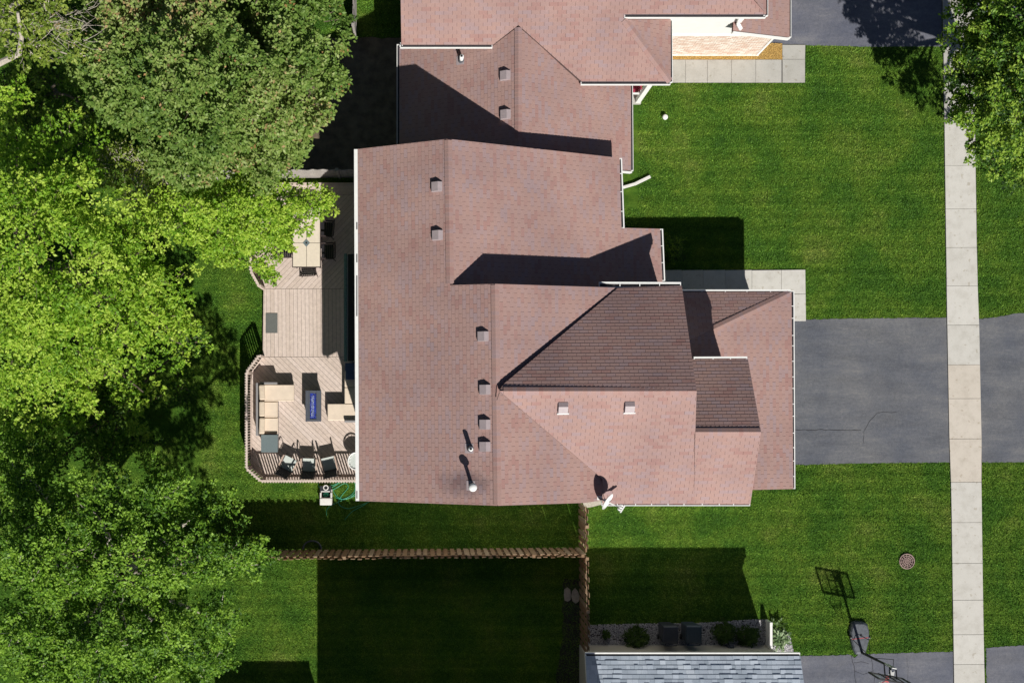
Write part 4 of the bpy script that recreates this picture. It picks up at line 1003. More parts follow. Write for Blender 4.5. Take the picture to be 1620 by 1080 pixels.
obj('roof', ([(-7.5, -12.85, 2.3), (-3.94, -12.85, 2.3), (-3.94, -15.3, 2.3), (-7.5, -15.3, 2.3), (-7.5, -14.07, 2.9), (-3.94, -14.07, 2.9)], [(0, 1, 5, 4), (2, 3, 4, 5), (0, 4, 3), (1, 2, 5), (0, 3, 2, 1)]), M['shingle_grey'], sh)

# ================================================================== DECK
DZ = .30
deck = thing('deck', P(480, 520, 0), 'pinkish beige painted wooden deck beside the house with boards laid in three directions', 'deck')
def dpoly(pts): return ccw([(P(x, y, DZ).x, P(x, y, DZ).y) for x, y in pts])
def boards(poly, ang, pitch=.152, gap=.009):
    d = (math.cos(ang), math.sin(ang)); s = (-d[1], d[0])
    us = [p[0]*s[0]+p[1]*s[1] for p in poly]; ts = [p[0]*d[0]+p[1]*d[1] for p in poly]
    u = math.floor(min(us)/pitch)*pitch
    while u < max(us):
        t0, t1 = min(ts)-.1, max(ts)+.1; a, b2 = u+gap/2, u+pitch-gap/2; u += pitch
        r = [(d[0]*t+s[0]*w, d[1]*t+s[1]*w) for t, w in ((t0, a), (t1, a), (t1, b2), (t0, b2))]
        c = clip(r, poly)
        if len(c) < 3 or abs(area2(c)) < .004: continue
        obj('board', prism(c, DZ-.028, DZ+random.uniform(-.0015, .0015)), M['deck'], deck)
DM = dpoly([(418.5, 457), (604, 457), (604, 564), (417, 564)])
DN = dpoly([(418, 456.4), (404, 433), (404, 308), (604, 308), (604, 456.4)])
DT = dpoly([(404, 289), (604, 289), (604, 307.4), (404, 307.4)])
DS = dpoly([(417, 564.6), (604, 564.6), (604, 757), (419, 757), (397.5, 738), (397.5, 590)])
boards(DM, math.pi/2+.008); boards(DN, math.radians(46)); boards(DT, 0.0); boards(DS, math.radians(-44.5))
obj('frame', join([prism(q, .02, DZ-.034) for q in (DM, DN, DT, DS)]), M['hole'], deck)
def skirt(pts):
    q = [P(x, y, DZ) for x, y in pts]
    for a, c in zip(q[:-1], q[1:]): obj('skirt_board', beam(a-Vector((0, 0, .13)), c-Vector((0, 0, .13)), .03, .24), M['deck'], deck)
skirt([(404, 300), (403.5, 433), (417.5, 457), (416.2, 564), (396.8, 590), (396.8, 738.5), (418.6, 757.7), (604, 757.7)])
def railing(pts, name):
    q = [P(x, y, DZ) for x, y in pts]; RT = DZ+.93
    for i, p in enumerate(q): obj('post', box(p.x-.045, p.x+.045, p.y-.045, p.y+.045, .0, RT-.03), M['deck'], deck)
    for a, c in zip(q[:-1], q[1:]):
        d = (c-a).normalized(); n = Vector((d.y, -d.x, 0))      # outer side
        if n.dot((a+c)/2-P(500, 600, 0)) < 0: n = -n
        z = Vector((0, 0, 1))
        obj('top_rail', beam(a+z*.92+n*.02, c+z*.92+n*.02, .07, .035), M['deck'], deck)
        obj('bottom_rail', beam(a+z*.10, c+z*.10, .04, .07), M['deck'], deck)
        L = (c-a).length; k = int(L/.103)
        V, Fc = box(-.022, .022, -.022, .022, DZ-.10, DZ+.925)
        for i in range(k):
            p = a+d*(L*(i+.5)/k)+n*.07
            if 'b' not in BAL: BAL['b'] = mk_mesh('baluster', V, Fc, M['deck'])
            o = bpy.data.objects.new('baluster', BAL['b']); COL.objects.link(o); o.parent = deck; o.location = Vector((p.x, p.y, 0))-ORG[deck]; o.rotation_euler.z = math.atan2(d.y, d.x)
BAL = {}
railing([(417, 564.6), (398, 590), (398, 738), (419.3, 756.5), (600, 756.5)], 'south')
railing([(417.5, 456.5), (404.5, 433), (404.5, 300)], 'north')
# ------------------------------------------------------------------ furniture
def pbox(x0, y0, x1, y1, z0, z1):
    a = P(x0, y1, z1); c = P(x1, y0, z1); return box(a.x, c.x, a.y, c.y, z0, z1)
def pth(name, px, py, z, label, cat, group=None): 
    p = P(px, py, z); return thing(name, p, label, cat, group)
s1 = pth('sofa', 425, 645, DZ, 'L shaped grey wicker sofa with cream cushions along the left deck railing', 'sofa')
CZ = DZ+.43
obj('wicker_base', join([pbox(406.5, 607, 464, 634, DZ+.04, DZ+.27), pbox(406.5, 634.6, 439.5, 687, DZ+.04, DZ+.27)]), M['wicker'], s1, bevel=.01)
obj('wicker_back', pbox(404.5, 605, 408, 689, DZ+.04, DZ+.62), M['wicker'], s1, bevel=.02)
obj('armrest', pbox(411, 604, 438, 607.4, DZ+.04, DZ+.60), M['wicker'], s1, bevel=.02)
for x0, y0, x1, y1 in ((410, 608, 465, 634.2), (410, 635, 439, 659.6), (410, 660.4, 439.5, 686)): obj('seat_cushion', pbox(x0, y0, x1, y1, DZ+.275, CZ), M['cushion'], s1, bevel=.03)
for y0, y1 in ((608.5, 632.5), (634.5, 658.5), (660.5, 686)):
    g = pbox(407.5, y0, 416.5, y1, CZ+.005, CZ+.36); g = rot(g, math.radians(random.uniform(-3, 3)), P(412, (y0+y1)/2, CZ)); o = obj('back_cushion', rot(g, .16, P(412, (y0+y1)/2, CZ), 'Y'), M['cushion_shade'], s1, bevel=.05)
s2 = pth('sofa', 555, 630, DZ, 'cream cushioned sofa half tucked under the house eave right of the fire table', 'sofa')
obj('wicker_base', join([pbox(545.5, 607, 590, 638, DZ+.04, DZ+.27), pbox(518.5, 638.5, 590, 665, DZ+.04, DZ+.27)]), M['wicker'], s2, bevel=.01)
for x0, y0, x1, y1 in ((545, 587, 576, 612), (545, 612.6, 576, 637.6), (518, 638.4, 590, 665)): obj('seat_cushion', pbox(x0, y0, x1, y1, DZ+.275, CZ), M['cushion'], s2, bevel=.03)
obj('wicker_base', pbox(545.5, 586, 590, 606.4, DZ+.04, DZ+.27), M['wicker'], s2)
obj('wicker_back', pbox(585, 586, 590, 664, DZ+.04, DZ+.62), M['wicker'], s2, bevel=.02)
obj('armrest', pbox(545, 664.2, 590, 668, DZ+.04, DZ+.60), M['wicker'], s2, bevel=.02)
for y0, y1 in ((587, 611), (612, 636)): obj('back_cushion', pbox(577, y0, 585, y1, CZ, CZ+.35), M['cushion_shade'], s2, bevel=.05)
for x0, y0, x1, y1 in ((410, 608, 465, 634.2), (410, 635, 439, 659.6), (410, 660.4, 439.5, 686)):
    e_ = [P(x0+1.2, y0+1.2, CZ+.002), P(x1-1.2, y0+1.2, CZ+.002), P(x1-1.2, y1-1.2, CZ+.002), P(x0+1.2, y1-1.2, CZ+.002)]
    obj('piping', tube(e_+[e_[0]], .006, 5, False), M['cushion_shade'], s1)
for x, y, w_, a_ in ((425, 641, .42, .1), (428, 652, .30, -.15), (424, 668, .38, .2), (429, 678, .25, -.3), (446, 620, .3, .9), (432, 646, .2, .5)):
    c_ = P(x, y, CZ); d_ = Vector((math.cos(a_), math.sin(a_), 0))*w_/2; obj('crease', tube([c_-d_+Vector((0, 0, -.03)), c_+Vector((.01, .01, -.016)), c_+d_+Vector((0, 0, -.03))], .021, 8), M['cushion'], s1, smooth=True)
ft = pth('fire_table', 495, 642, DZ, 'long dark grey fire table with a trough of blue glass chips', 'fire pit table')
T = DZ+.62
fr = [pbox(483.3, 617.5, 490, 666.5, T-.04, T), pbox(500.5, 617.5, 508, 666.5, T-.04, T), pbox(490.2, 617.5, 500.3, 621.5, T-.04, T), pbox(490.2, 662.5, 500.3, 666.5, T-.04, T)]
obj('table_top', join(fr), M['fire_metal'], ft, bevel=.004)
for i in range(7): obj('groove', pbox(483.6+i*.9, 618+0, 483.85+i*.9, 666, T, T+.002), M['black_metal'], ft) if i in (2, 5) else None
obj('side_panel', pbox(485.5, 619.5, 506, 664.5, DZ+.02, T-.05), M['fire_metal'], ft)
obj('tray', pbox(490.2, 621.5, 500.3, 662.5, T-.047, T-.04), M['black_metal'], ft)
a = P(490.6, 662, T); c = P(500, 622, T)
gl = stones('glass_chips', [(a.x, a.y), (c.x, a.y), (c.x, c.y), (a.x, c.y)], 5000, .008, .017, T-.035, M['blue_glass'], .8, 8); gl.parent = ft; gl.location = -ORG[ft]; gl['kind'] = 'stuff'
gl2 = stones('pale_chips', [(a.x+.04, a.y+.05), (c.x-.08, a.y+.05), (c.x-.08, c.y-.08), (a.x+.04, c.y-.08)], 1900, .008, .016, T-.015, plain('pale_glass', (.55, .62, .75), .2), .8, 9); gl2.parent = ft; gl2.location = -ORG[ft]; gl2['kind'] = 'stuff'
st = pth('side_table', 426, 701, DZ, 'square slate grey side table at the foot of the left sofa', 'side table')
obj('table_top', pbox(413, 687.5, 439.3, 715, DZ+.52, DZ+.56), M['slate'], st, bevel=.006)
obj('side_panel', pbox(415, 689, 438, 714, DZ+.02, DZ+.515), M['wicker'], st)
bx = pth('storage_box', 560, 587, DZ, 'navy blue covered box against the house wall between awning and sofa', 'box')
obj('cover', pbox(547, 574.5, 583, 600, DZ+.02, DZ+.75), M['blue_cover'], bx, bevel=.02)
obj('lid', pbox(546, 574, 583, 586, DZ+.752, DZ+.79), M['blue_cover'], bx, bevel=.012)
rt = pth('round_chair', 561, 730, DZ, 'white round wire chair under the eave at the deck corner', 'chair')
p = P(563, 729, DZ+.62); o0 = Vector((p.x, p.y, 0))
ring = [(p.x+.30*math.cos(t), p.y+.33*math.sin(t), DZ+.62+.02*math.sin(t)) for t in np.linspace(0, 2*math.pi, 25)]
obj('rim', tube(ring, .028, 8, False), M['white_paint'], rt, smooth=True)
obj('seat', lathe([(.02, .0), (.15, .01), (.26, .07), (.295, .16)], (p.x, p.y, DZ+.42), 24), M['sling_light'], rt)
gs = []
for k in range(12):
    a_ = k*math.pi/6; gs.append(tube([(p.x+.02*math.cos(a_), p.y+.02*math.sin(a_), DZ+.5), (p.x+.29*math.cos(a_), p.y+.32*math.sin(a_), DZ+.61)], .009, 5))
obj('spokes', join(gs), M['white_paint'], rt)
for k in range(4):
    a_ = k*math.pi/2+.78; obj('leg', tube([(p.x+.12*math.cos(a_), p.y+.12*math.sin(a_), DZ+.42), (p.x+.26*math.cos(a_), p.y+.26*math.sin(a_), DZ)], .014, 6), M['white_paint'], rt)
rt.location.z = 0; ORG[rt] = Vector((0, 0, 0))
for ch in [o for o in bpy.data.objects if o.parent == rt]: ch.location.z += DZ
# sling armchairs
def sling_chair(loc, rz, label):
    t = thing('patio_chair', loc, label, 'chair', 'sling armchairs along the lower deck railing', rz, local=True); w = .25
    obj('seat', ([(-w, .30, .42), (w, .30, .42), (w, .05, .39), (-w, .05, .39), (w, -.20, .37), (-w, -.20, .37), (-w, .30, .405), (w, .30, .405), (w, -.20, .355), (-w, -.20, .355)], [(0, 3, 2, 1), (3, 5, 4, 2), (6, 7, 8, 9), (0, 1, 7, 6)]), M['sling_light'], t)
    obj('backrest', ([(-w, -.20, .37), (w, -.20, .37), (w, -.33, .72), (-w, -.33, .72), (w, -.46, .98), (-w, -.46, .98)], [(0, 1, 2, 3), (3, 2, 4, 5)]), M['sling_dark'], t)
    for k in range(9):
        x = -w+.03+k*(2*w-.06)/8; obj('backrest_slat', tube([(x, -.195, .385), (x, -.325, .73), (x, -.455, .99)], .012, 4), M['sling_dark'], t)
    for s in (-1, 1):
        x = s*(w+.025)
        obj('frame', join([tube([(x, .33, .0), (x, .30, .42), (x, -.2, .37), (x, -.34, .73), (x, -.47, 1.0)], .016, 6), tube([(x, -.42, .0), (x, -.12, .36)], .015, 6)]), M['brown_metal'], t)
        obj('armrest', join([beam((x+s*.02, .30, .62), (x+s*.02, -.28, .62), .055, .022), tube([(x, .31, .4), (x, .30, .61)], .014, 6)]), M['arm_wood'], t, bevel=.008)
    return t
def at(px, py, z=DZ): p = P(px, py, z); return (p.x, p.y, z)
sling_chair(at(458, 734), math.radians(-27), 'leftmost patio chair of the three, turned toward the right')
sling_chair(at(491, 736), math.radians(-2), 'middle patio chair of the three by the lower railing, facing straight up')
sling_chair(at(522.5, 734), math.radians(13), 'rightmost patio chair of the three, nearest the house and turned left')
# dining set
dt = pth('dining_table', 485, 375, DZ, 'rectangular patio table of cream stone tiles with a dark diamond at its centre', 'table')
TZ = DZ+.73
for x0, y0, x1, y1 in ((463.5, 328.5, 484.6, 341.2), (485.2, 328.5, 506, 341.2), (463.5, 342, 484.6, 383.8), (485.2, 342, 506, 383.8), (463.5, 384.6, 484.6, 421.6), (485.2, 384.6, 506, 421.6)):
    obj('tile', pbox(x0, y0, x1, y1, TZ-.025, TZ), M['tile'], dt, bevel=.003)
obj('rim', join([pbox(462.3, 327, 463.2, 423, TZ-.05, TZ-.003), pbox(506.3, 327, 507.3, 423, TZ-.05, TZ-.003), pbox(463.3, 421.9, 506.2, 423, TZ-.05, TZ-.003), pbox(463.3, 327, 506.2, 328.2, TZ-.05, TZ-.003), pbox(463.4, 328.3, 506.1, 421.8, TZ-.05, TZ-.03)]), M['brown_metal'], dt)
c = P(484.7, 384.3, TZ); obj('diamond_inlay', prism([(c.x-.14, c.y), (c.x, c.y-.155), (c.x+.14, c.y), (c.x, c.y+.155)], TZ+.001, TZ+.008), M['slate'], dt)
obj('umbrella_hole', lathe([(.035, .009), (.035, .016), (.02, .016)], (c.x, c.y, TZ), 14), M['black_metal'], dt)
for sx_, sy_ in ((466, 331), (503.5, 331), (466, 419), (503.5, 419)):
    p = P(sx_, sy_, TZ); obj('leg', beam((p.x, p.y, DZ), (p.x, p.y, TZ-.05), .06, .06, Vector((0, 1, 0))), M['brown_metal'], dt)
def dining_chair(loc, rz, label):
    t = thing('dining_chair', loc, label, 'chair', 'dark metal chairs around the tiled table', rz, local=True); w = .28
    for i in range(6): obj('seat_slat', box(-w, w, .21-i*.078-.073, .21-i*.078, .42, .435), M['black_metal'], t)
    for i in range(7): obj('back_slat', beam((-w+.03+i*.083, -.25, .44), (-w+.03+i*.083, -.36, .90), .05, .012), M['black_metal'], t)
    for s in (-1, 1):
        x = s*(w+.02); obj('armrest', beam((x, .24, .66), (x, -.30, .68), .05, .02), M['brown_metal'], t); obj('frame', join([tube([(x, -.30, 0), (x, -.25, .44), (x, -.37, .95)], .016, 6), tube([(x, .24, 0), (x, .23, .64), (x, -.30, .66)], .016, 6)]), M['brown_metal'], t)
    obj('top_rail', tube([(-w-.02, -.37, .95), (0, -.385, .97), (w+.02, -.37, .95)], .018, 6), M['brown_metal'], t)
    return t
dining_chair(at(490, 426), math.radians(2), 'dark metal chair at the bottom end of the tiled table')
dining_chair(at(455, 399), math.radians(-88), 'dark metal chair on the left side of the tiled table, lower of the two')
dining_chair(at(455, 370), math.radians(-92), 'dark metal chair on the left side of the tiled table, upper one half under leaves')
dining_chair(at(519, 401), math.radians(91), 'dark metal chair in shade right of the tiled table, lower of the two')
dining_chair(at(517, 366), math.radians(86), 'dark metal chair in shade right of the tiled table, upper of the two')
dm = pth('doormat', 430, 511, DZ, 'charcoal rectangular doormat on the left edge of the deck', 'doormat')
obj('mat', pbox(420.3, 495.3, 439, 526.7, DZ+.004, DZ+.018), M['mat'], dm, bevel=.004)

# hose reel and hose
hr = thing('hose_reel', G(517, 783), 'off white hose reel box with a dark top on the lawn below the deck', 'hose reel')
def gbox(x0, y0, x1, y1, z0, z1): a = G(x0, y1); c = G(x1, y0); return box(a.x, c.x, a.y, c.y, z0, z1)
V, Fc = gbox(507.5, 781, 526.5, 797, 0, .40)
obj('box', join([gbox(507.5, 786, 526.5, 797, 0, .40), gbox(507.5, 777, 510, 785.9, 0, .38), gbox(524, 777, 526.5, 785.9, 0, .38), gbox(507.5, 773, 526.5, 776.8, 0, .30)]), M['plastic_white'], hr, bevel=.03)
obj('inner_well', gbox(510.1, 776.9, 523.9, 785.9, 0, .18), M['hole'], hr)
obj('lid', rot(gbox(507.5, 767, 525, 775.5, .30, .34), 0), M['plastic_black'], hr, bevel=.012)
c = G(517, 769.5); obj('crank_wheel', tube([(c.x+.09*math.cos(t), c.y+.09*math.sin(t), .37) for t in np.linspace(0, 6.283, 17)], .022, 6, False), M['plastic_white'], hr, smooth=True)
hs = []
rr = random.Random(4)
def arc(pts, z=.02): return [(G(x, y).x, G(x, y).y, z+(.012*i % .03)) for i, (x, y) in enumerate(pts)]
def smooth(pts, n=6):
    pts = [Vector(p) for p in pts]; out = []
    for i in range(len(pts)-1):
        p0 = pts[max(0, i-1)]; p1 = pts[i]; p2 = pts[i+1]; p3 = pts[min(len(pts)-1, i+2)]
        for k in range(n):
            t = k/n; out.append(.5*((2*p1)+(p2-p0)*t+(2*p0-5*p1+4*p2-p3)*t*t+(3*p1-p0-3*p2+p3)*t*t*t))
    return out+[pts[-1]]
for pts in ([(520, 772), (526, 770), (533, 766), (541, 762), (560, 762), (561, 776), (552, 785), (541, 789), (530, 786)],
            [(522, 774), (531, 772), (545, 764), (551, 770), (541, 783), (536, 792), (538, 799), (550, 804), (563, 801)],
            [(527, 773), (530, 781), (537, 787), (548, 789), (560, 782), (566, 776)],
            [(530, 796), (543, 790), (556, 786), (570, 780), (580, 778)], [(504, 763), (504.5, 769), (508, 773)],
            [(521, 765), (525, 767), (532, 765), (536, 762)], [(563, 801), (580, 795), (590, 790)],
            [(545, 822), (558, 808), (573, 800), (585, 792)], [(517, 815), (517, 806), (524, 799), (530, 796)]):
    hs.append(tube(smooth(arc(pts)), .011, 6))
ho = thing('garden_hose', G(548, 785), 'loose green garden hose looped on the grass beside the reel box', 'garden hose'); obj('hose', join(hs), M['hose'], ho, smooth=True)
hs = []
for k in range(3): hs.append(tube([(G(517, 781.5).x+(.12-.03*k)*math.cos(t), G(517, 781.5).y+(.07-.015*k)*math.sin(t), .2+.02*k) for t in np.linspace(0, 6.283, 17)], .011, 6, False))
hr2 = obj('coiled_hose', join(hs), M['hose'], hr, smooth=True)

# satellite dish on the roof edge
foot = AS.pt(945, 786); foot = Vector((foot.x, foot.y, R2E.z(foot.x, foot.y)+.0))
sd_ = thing('satellite_dish', foot, 'white satellite dish seen edge on, mounted at the lower roof edge', 'satellite dish')
dc = P(961.5, 793.5, foot.z+.42)
nd = Vector((.78, -.50, .38)).normalized(); side = Vector((.5, .78, 0)).normalized(); upv = side.cross(nd).normalized(); upv = upv if upv.z > 0 else -upv
V = []; Fc = []; R_ = 7; K = 24
for lay, off in ((0, 0.0), (1, -.012)):
    for i in range(R_+1):
        r = i/R_
        for k in range(K):
            t = 2*math.pi*k/K; p = dc+side*(.31*r*math.cos(t))+upv*(.36*r*math.sin(t))+nd*(.075*(r*r-1)+off); V.append(tuple(p))
o_ = (R_+1)*K
for lay in (0, 1):
    for i in range(R_):
        for k in range(K):
            q = (lay*o_+i*K+k, lay*o_+i*K+(k+1) % K, lay*o_+(i+1)*K+(k+1) % K, lay*o_+(i+1)*K+k); Fc.append(q if lay else q[::-1])
for k in range(K): Fc.append((R_*K+k, R_*K+(k+1) % K, o_+R_*K+(k+1) % K, o_+R_*K+k))
obj('reflector', (V, Fc), M['white_metal'], sd_, smooth=True)
lnb = P(983, 803, dc.z+.02); obj('feed_arm', beam(dc-upv*.30, lnb-Vector((0, 0, .04)), .045, .05), M['white_metal'], sd_, bevel=.006)
for k in (-1, 0, 1):
    q = lnb+side*.085*k; obj('feed_horn', tube([q+nd*.03, q-nd*.05, q-nd*.09], [.035, .038, .03], 12), M['white_metal'], sd_, smooth=True)
obj('feed_bar', beam(lnb+nd*.05-side*.15, lnb+nd*.05+side*.15, .05, .06), M['white_metal'], sd_, bevel=.008)
obj('mast', tube([foot, foot+Vector((0, 0, .18)), dc-nd*.12-upv*.1], .024, 8), M['plastic_grey'], sd_)
obj('bracket', join([beam(dc-nd*.13-upv*.2, dc-nd*.11+upv*.1, .10, .05), box(foot.x-.11, foot.x+.11, foot.y-.07, foot.y+.07, foot.z-.02, foot.z+.025)]), M['white_metal'], sd_)
q = AS.pt(952, 776); obj('strut', tube([dc-nd*.12, Vector((q.x, q.y, R2E.z(q.x, q.y)+.02))], .01, 6), M['plastic_grey'], sd_)

# ================================================================== FENCES
PK = {}
def fence(a, c, h, label, mat, pw=.16, sp=.26, th=.05, post=2.4, z0=.04, post_first=True, posts_at=None, name='fence', rails=(.25, .9, 1.55)):
    a = Vector(a); c = Vector(c); d = (c-a).normalized(); n = Vector((-d.y, d.x, 0)); L = (c-a).length
    t = thing(name, (a+c)/2, label, 'fence')
    for z in rails:
        if z < h-.1: obj('rail', beam(a+Vector((0, 0, z)), c+Vector((0, 0, z)), .04, .085), mat, t)
    key = (pw, h, id(mat))
    if key not in PK: PK[key] = [mk_mesh('picket', [(x, y, z*(1) if z < h-.1 else z+random.uniform(-.015, .015)) for x, y, z in box(-pw/2, pw/2, -.009, .009, z0, h)[0]], BF, mat) for _ in range(5)]
    k = int(L/sp*2)
    for i in range(k):
        s = i*sp/2+sp/4; side_ = 1 if i % 2 else -1; p = a+d*s+n*(side_*th)
        o = bpy.data.objects.new('picket', random.choice(PK[key])); COL.objects.link(o); o.parent = t
        o.location = p-ORG[t]; o.rotation_euler = (random.uniform(-.012, .012), random.uniform(-.012, .012), math.atan2(d.y, d.x))
    m = posts_at if posts_at is not None else [i*post for i in range(int(L/post)+1)]
    for s in m:
        p = a+d*s; g = box(p.x-.045, p.x+.045, p.y-.045, p.y+.045, 0, h+.04); po = obj('post', rot(g, math.atan2(d.y, d.x), p), mat, t)
        obj('post_cap', rot(box(p.x-.058, p.x+.058, p.y-.058, p.y+.058, h+.041, h+.066), math.atan2(d.y, d.x), p), mat, po)
    return t
FH = 1.75
fence(G(915, 867.5), G(150, 874), FH, 'long cedar board fence running left to right below the house shade', M['fence'], posts_at=[0.1, 1.95, 4.4, 6.8, 9.1, 11.6, 14, 16.4])
fence(G(917, 794), G(917.5, 863), FH, 'short cedar fence run from the house down to the fence corner', M['fence'], posts_at=[.75])
fence(G(917.5, 872), G(919.5, 1018), FH, 'reddish cedar fence run from the corner down to the grey house', M['fence'], pw=.18, sp=.29, posts_at=[.0, 2.0])
fence(G(250, 284), G(596, 281), 1.35, 'weathered grey board fence above the deck', M['fence_grey'], pw=.14, sp=.15, th=.0, rails=(.3, 1.1), posts_at=[0, 2.4, 4.8, 7.2, 8.5])
fence(G(564, 66), G(564, -60), 1.7, 'grey upright board fence at the top edge beside the neighbouring house', M['fence_grey'], pw=.14, sp=.15, th=.0, posts_at=[0, 2.4])
wf = thing('privacy_fence', G(1212.5, 1000), 'short white vinyl privacy panel at the corner of the grey house', 'fence')
a_ = G(1211, 981); c_ = G(1212, 1018)
obj('panel', box(a_.x, a_.x+.03, c_.y, a_.y, .03, .5), M['white_paint'], wf)
for yy in (a_.y, c_.y): obj('post', box(a_.x-.02, a_.x+.09, yy-.05, yy+.05, 0, .56), M['white_paint'], wf, bevel=.006)
obj('cap_rail', box(a_.x-.015, a_.x+.085, c_.y, a_.y, .502, .55), M['white_paint'], wf, bevel=.004)
V = []
# half-round plastic edging at the fence foot
c = G(494, 868); obj('edging', join([tube([(c.x+.36*math.cos(t), c.y+.33*math.sin(t), .05) for t in np.linspace(0, math.pi, 15)], .035, 6)]), M['plastic_grey'], thing('garden_edging', c, 'dark half round edging hoop at the foot of the cedar fence', 'edging'))

# ================================================================== yard things
def flag(px, py, w, h, label, seed):
    r = random.Random(seed); c = G(px, py); t = thing('flagstone', c, label, 'flagstone', 'flagstones beside the cedar fence')
    pts = [(c.x+w/80*math.cos(k)*r.uniform(.85, 1.1), c.y+h/80*math.sin(k)*r.uniform(.85, 1.1)) for k in np.linspace(0, 5.6, 8)]
    obj('stone', prism(pts, -.02, .05), M['flagstone'], t, bevel=.012)
flag(897.5, 940, 13, 25, 'left half of the cracked pale flagstone pair beside the cedar fence', 1); flag(910, 942, 13, 25, 'right half of the cracked pale flagstone pair touching the cedar fence', 2)
# drain grate
c = G(1434, 887); gr = thing('drain_grate', c, 'round mauve lattice drain grate set in the lawn above the hoop', 'drain grate')
obj('pit', lathe([(.30, .004), (.30, .022), (.0001, .022)], (c.x, c.y, 0), 32), M['hole'], gr)
for r_ in (.075, .145, .215, .29):
    obj('ring', tube([(c.x+r_*math.cos(t), c.y+r_*math.sin(t), .045) for t in np.linspace(0, 6.2832, 33)], .015 if r_ < .28 else .022, 6, False), M['rust'], gr)
for k in range(12):
    t = k*math.pi/6+.1; r0 = .0 if k % 2 == 0 else .075; obj('spoke', beam((c.x+r0*math.cos(t), c.y+r0*math.sin(t), .045), (c.x+.285*math.cos(t), c.y+.285*math.sin(t), .045), .018, .02), M['rust'], gr)
c = G(1051, 187); wl = thing('cleanout_cap', c, 'small round white cap standing in the upper front lawn', 'cap')
obj('pipe', tube([c, c+Vector((0, 0, .12))], .06, 14), M['plastic_white'], wl); obj('cap', lathe([(.105, .12), (.105, .165), (.085, .19), (.03, .20)], tuple(c), 20), M['white_paint'], wl, smooth=False)
# path lights standing on the front walk edge, showing only by their shade
# basketball hoop
bb = thing('basketball_hoop', G(1358, 1010), 'portable basketball hoop with a grey water filled base at the driveway edge', 'basketball hoop')
def gv(x, y, z=0): v = G(x, y); v.z = z; return v
out0 = [(1345.5, 982.5), (1351, 981), (1364, 981.5), (1370, 984.5), (1373, 996), (1373, 1010), (1370, 1022), (1367, 1033), (1352, 1034), (1348, 1026), (1344, 1012), (1342.5, 997)]
lo = [gv(*q) for q in out0]; cc = sum(lo, Vector())/len(lo); n = len(lo)
hi1 = [cc+(p-cc)*.97+Vector((0, 0, .13)) for p in lo]; hi2 = [cc+(p-cc)*.84+Vector((0, 0, .19)) for p in lo]
V = [tuple(p) for p in lo+hi1+hi2]; Fc = [((i+1) % n, i, n+i, n+(i+1) % n) for i in range(n)]+[(n+(i+1) % n, n+i, 2*n+i, 2*n+(i+1) % n) for i in range(n)]+[tuple(range(2*n, 3*n))[::-1]]
obj('base', (V, Fc), M['plastic_grey'], bb, bevel=.012)
obj('filler_cap', lathe([(.04, .19), (.04, .215), (.02, .22)], (gv(1359, 1003).x, gv(1359, 1003).y, 0), 14), M['black_metal'], bb)
for x in (1343.5, 1372.5): obj('wheel', tube([gv(x-1.2, 1006, .12), gv(x+1.2, 1006, .12)], .075, 14), M['black_metal'], bb)
pb = gv(1360.5, 1030, .15); pt = gv(1362.5, 1027, 2.75)
obj('pole', join([tube([pb, pb.lerp(pt, .5)], .05, 10), tube([pb.lerp(pt, .48), pt], .043, 10)]), M['black_metal'], bb, smooth=True)
for x in (1346, 1372): obj('strut', tube([pb.lerp(pt, .27), gv(x, 1009, .16)], .013, 6), M['black_metal'], bb)
obj('red_stripe', beam(gv(1345, 1008.5, .195), gv(1370, 1006, .195), .02, .004), M['red'], bb)
bl = gv(1334, 1038, 2.25); br_ = gv(1384, 1047.2, 2.25); bd = (br_-bl).normalized(); bn_ = Vector((-bd.y, bd.x, 0))
BH = .84; BW = (br_-bl).length
def bp(u, z, off=0): return bl+bd*u+Vector((0, 0, z))+bn_*off
obj('backboard', beam(bp(0.02, BH/2), bp(BW-.02, BH/2), .012, BH-.04), M['clear'], bb)
ed = [beam(bp(0, 0), bp(BW, 0), .05, .05), beam(bp(0, BH), bp(BW, BH), .05, .05), beam(bp(0, 0), bp(0, BH), .05, .05, bn_), beam(bp(BW, 0), bp(BW, BH), .05, .05, bn_)]
obj('board_frame', join(ed), M['black_metal'], bb)
obj('inner_frame', join([beam(bp(u, 0, .03), bp(u, BH, .03), .035, .03, bn_) for u in (BW*.28, BW*.5, BW*.72)]+[beam(bp(BW*.28, z, .03), bp(BW*.72, z, .03), .03, .035) for z in (.12, .46)]), M['black_metal'], bb)
mid = bp(BW/2, 0)
for s in (-.12, .12):
    q0 = pt+Vector((bd.x*s, bd.y*s, -.12)); q1 = pt+Vector((bd.x*s, bd.y*s, -.55))
    obj('lift_arm', join([beam(q0, mid+Vector((bd.x*s, bd.y*s, .62))+bn_*.05, .035, .035), beam(q1, mid+Vector((bd.x*s, bd.y*s, .2))+bn_*.05, .035, .035)]), M['black_metal'], bb)
obj('lift_plate', beam(pt-Vector((0, 0, .6)), pt+Vector((0, 0, .02)), .16, .05, bn_), M['white_metal'], bb)
obj('decal_plate', beam(mid+bn_*.12+Vector((0, 0, .40)), mid+bn_*.30+Vector((0, 0, .40)), .2, .02), M['white_metal'], bb)
obj('handle', join([tube([pb.lerp(pt, .45)+bn_*.05, pt+bn_*.30+Vector((0, 0, -.15))], .011, 6), tube([pt+bn_*.3+Vector((0, 0, -.15)), pt+Vector((0, 0, -.1))], .011, 6)]), M['black_metal'], bb)
rc = mid-bn_*.42+Vector((0, 0, .16))
obj('rim', tube([rc+Vector((.23*math.cos(t), .23*math.sin(t), 0)) for t in np.linspace(0, 6.2832, 29)], .011, 6, False), M['red'], bb, smooth=True)
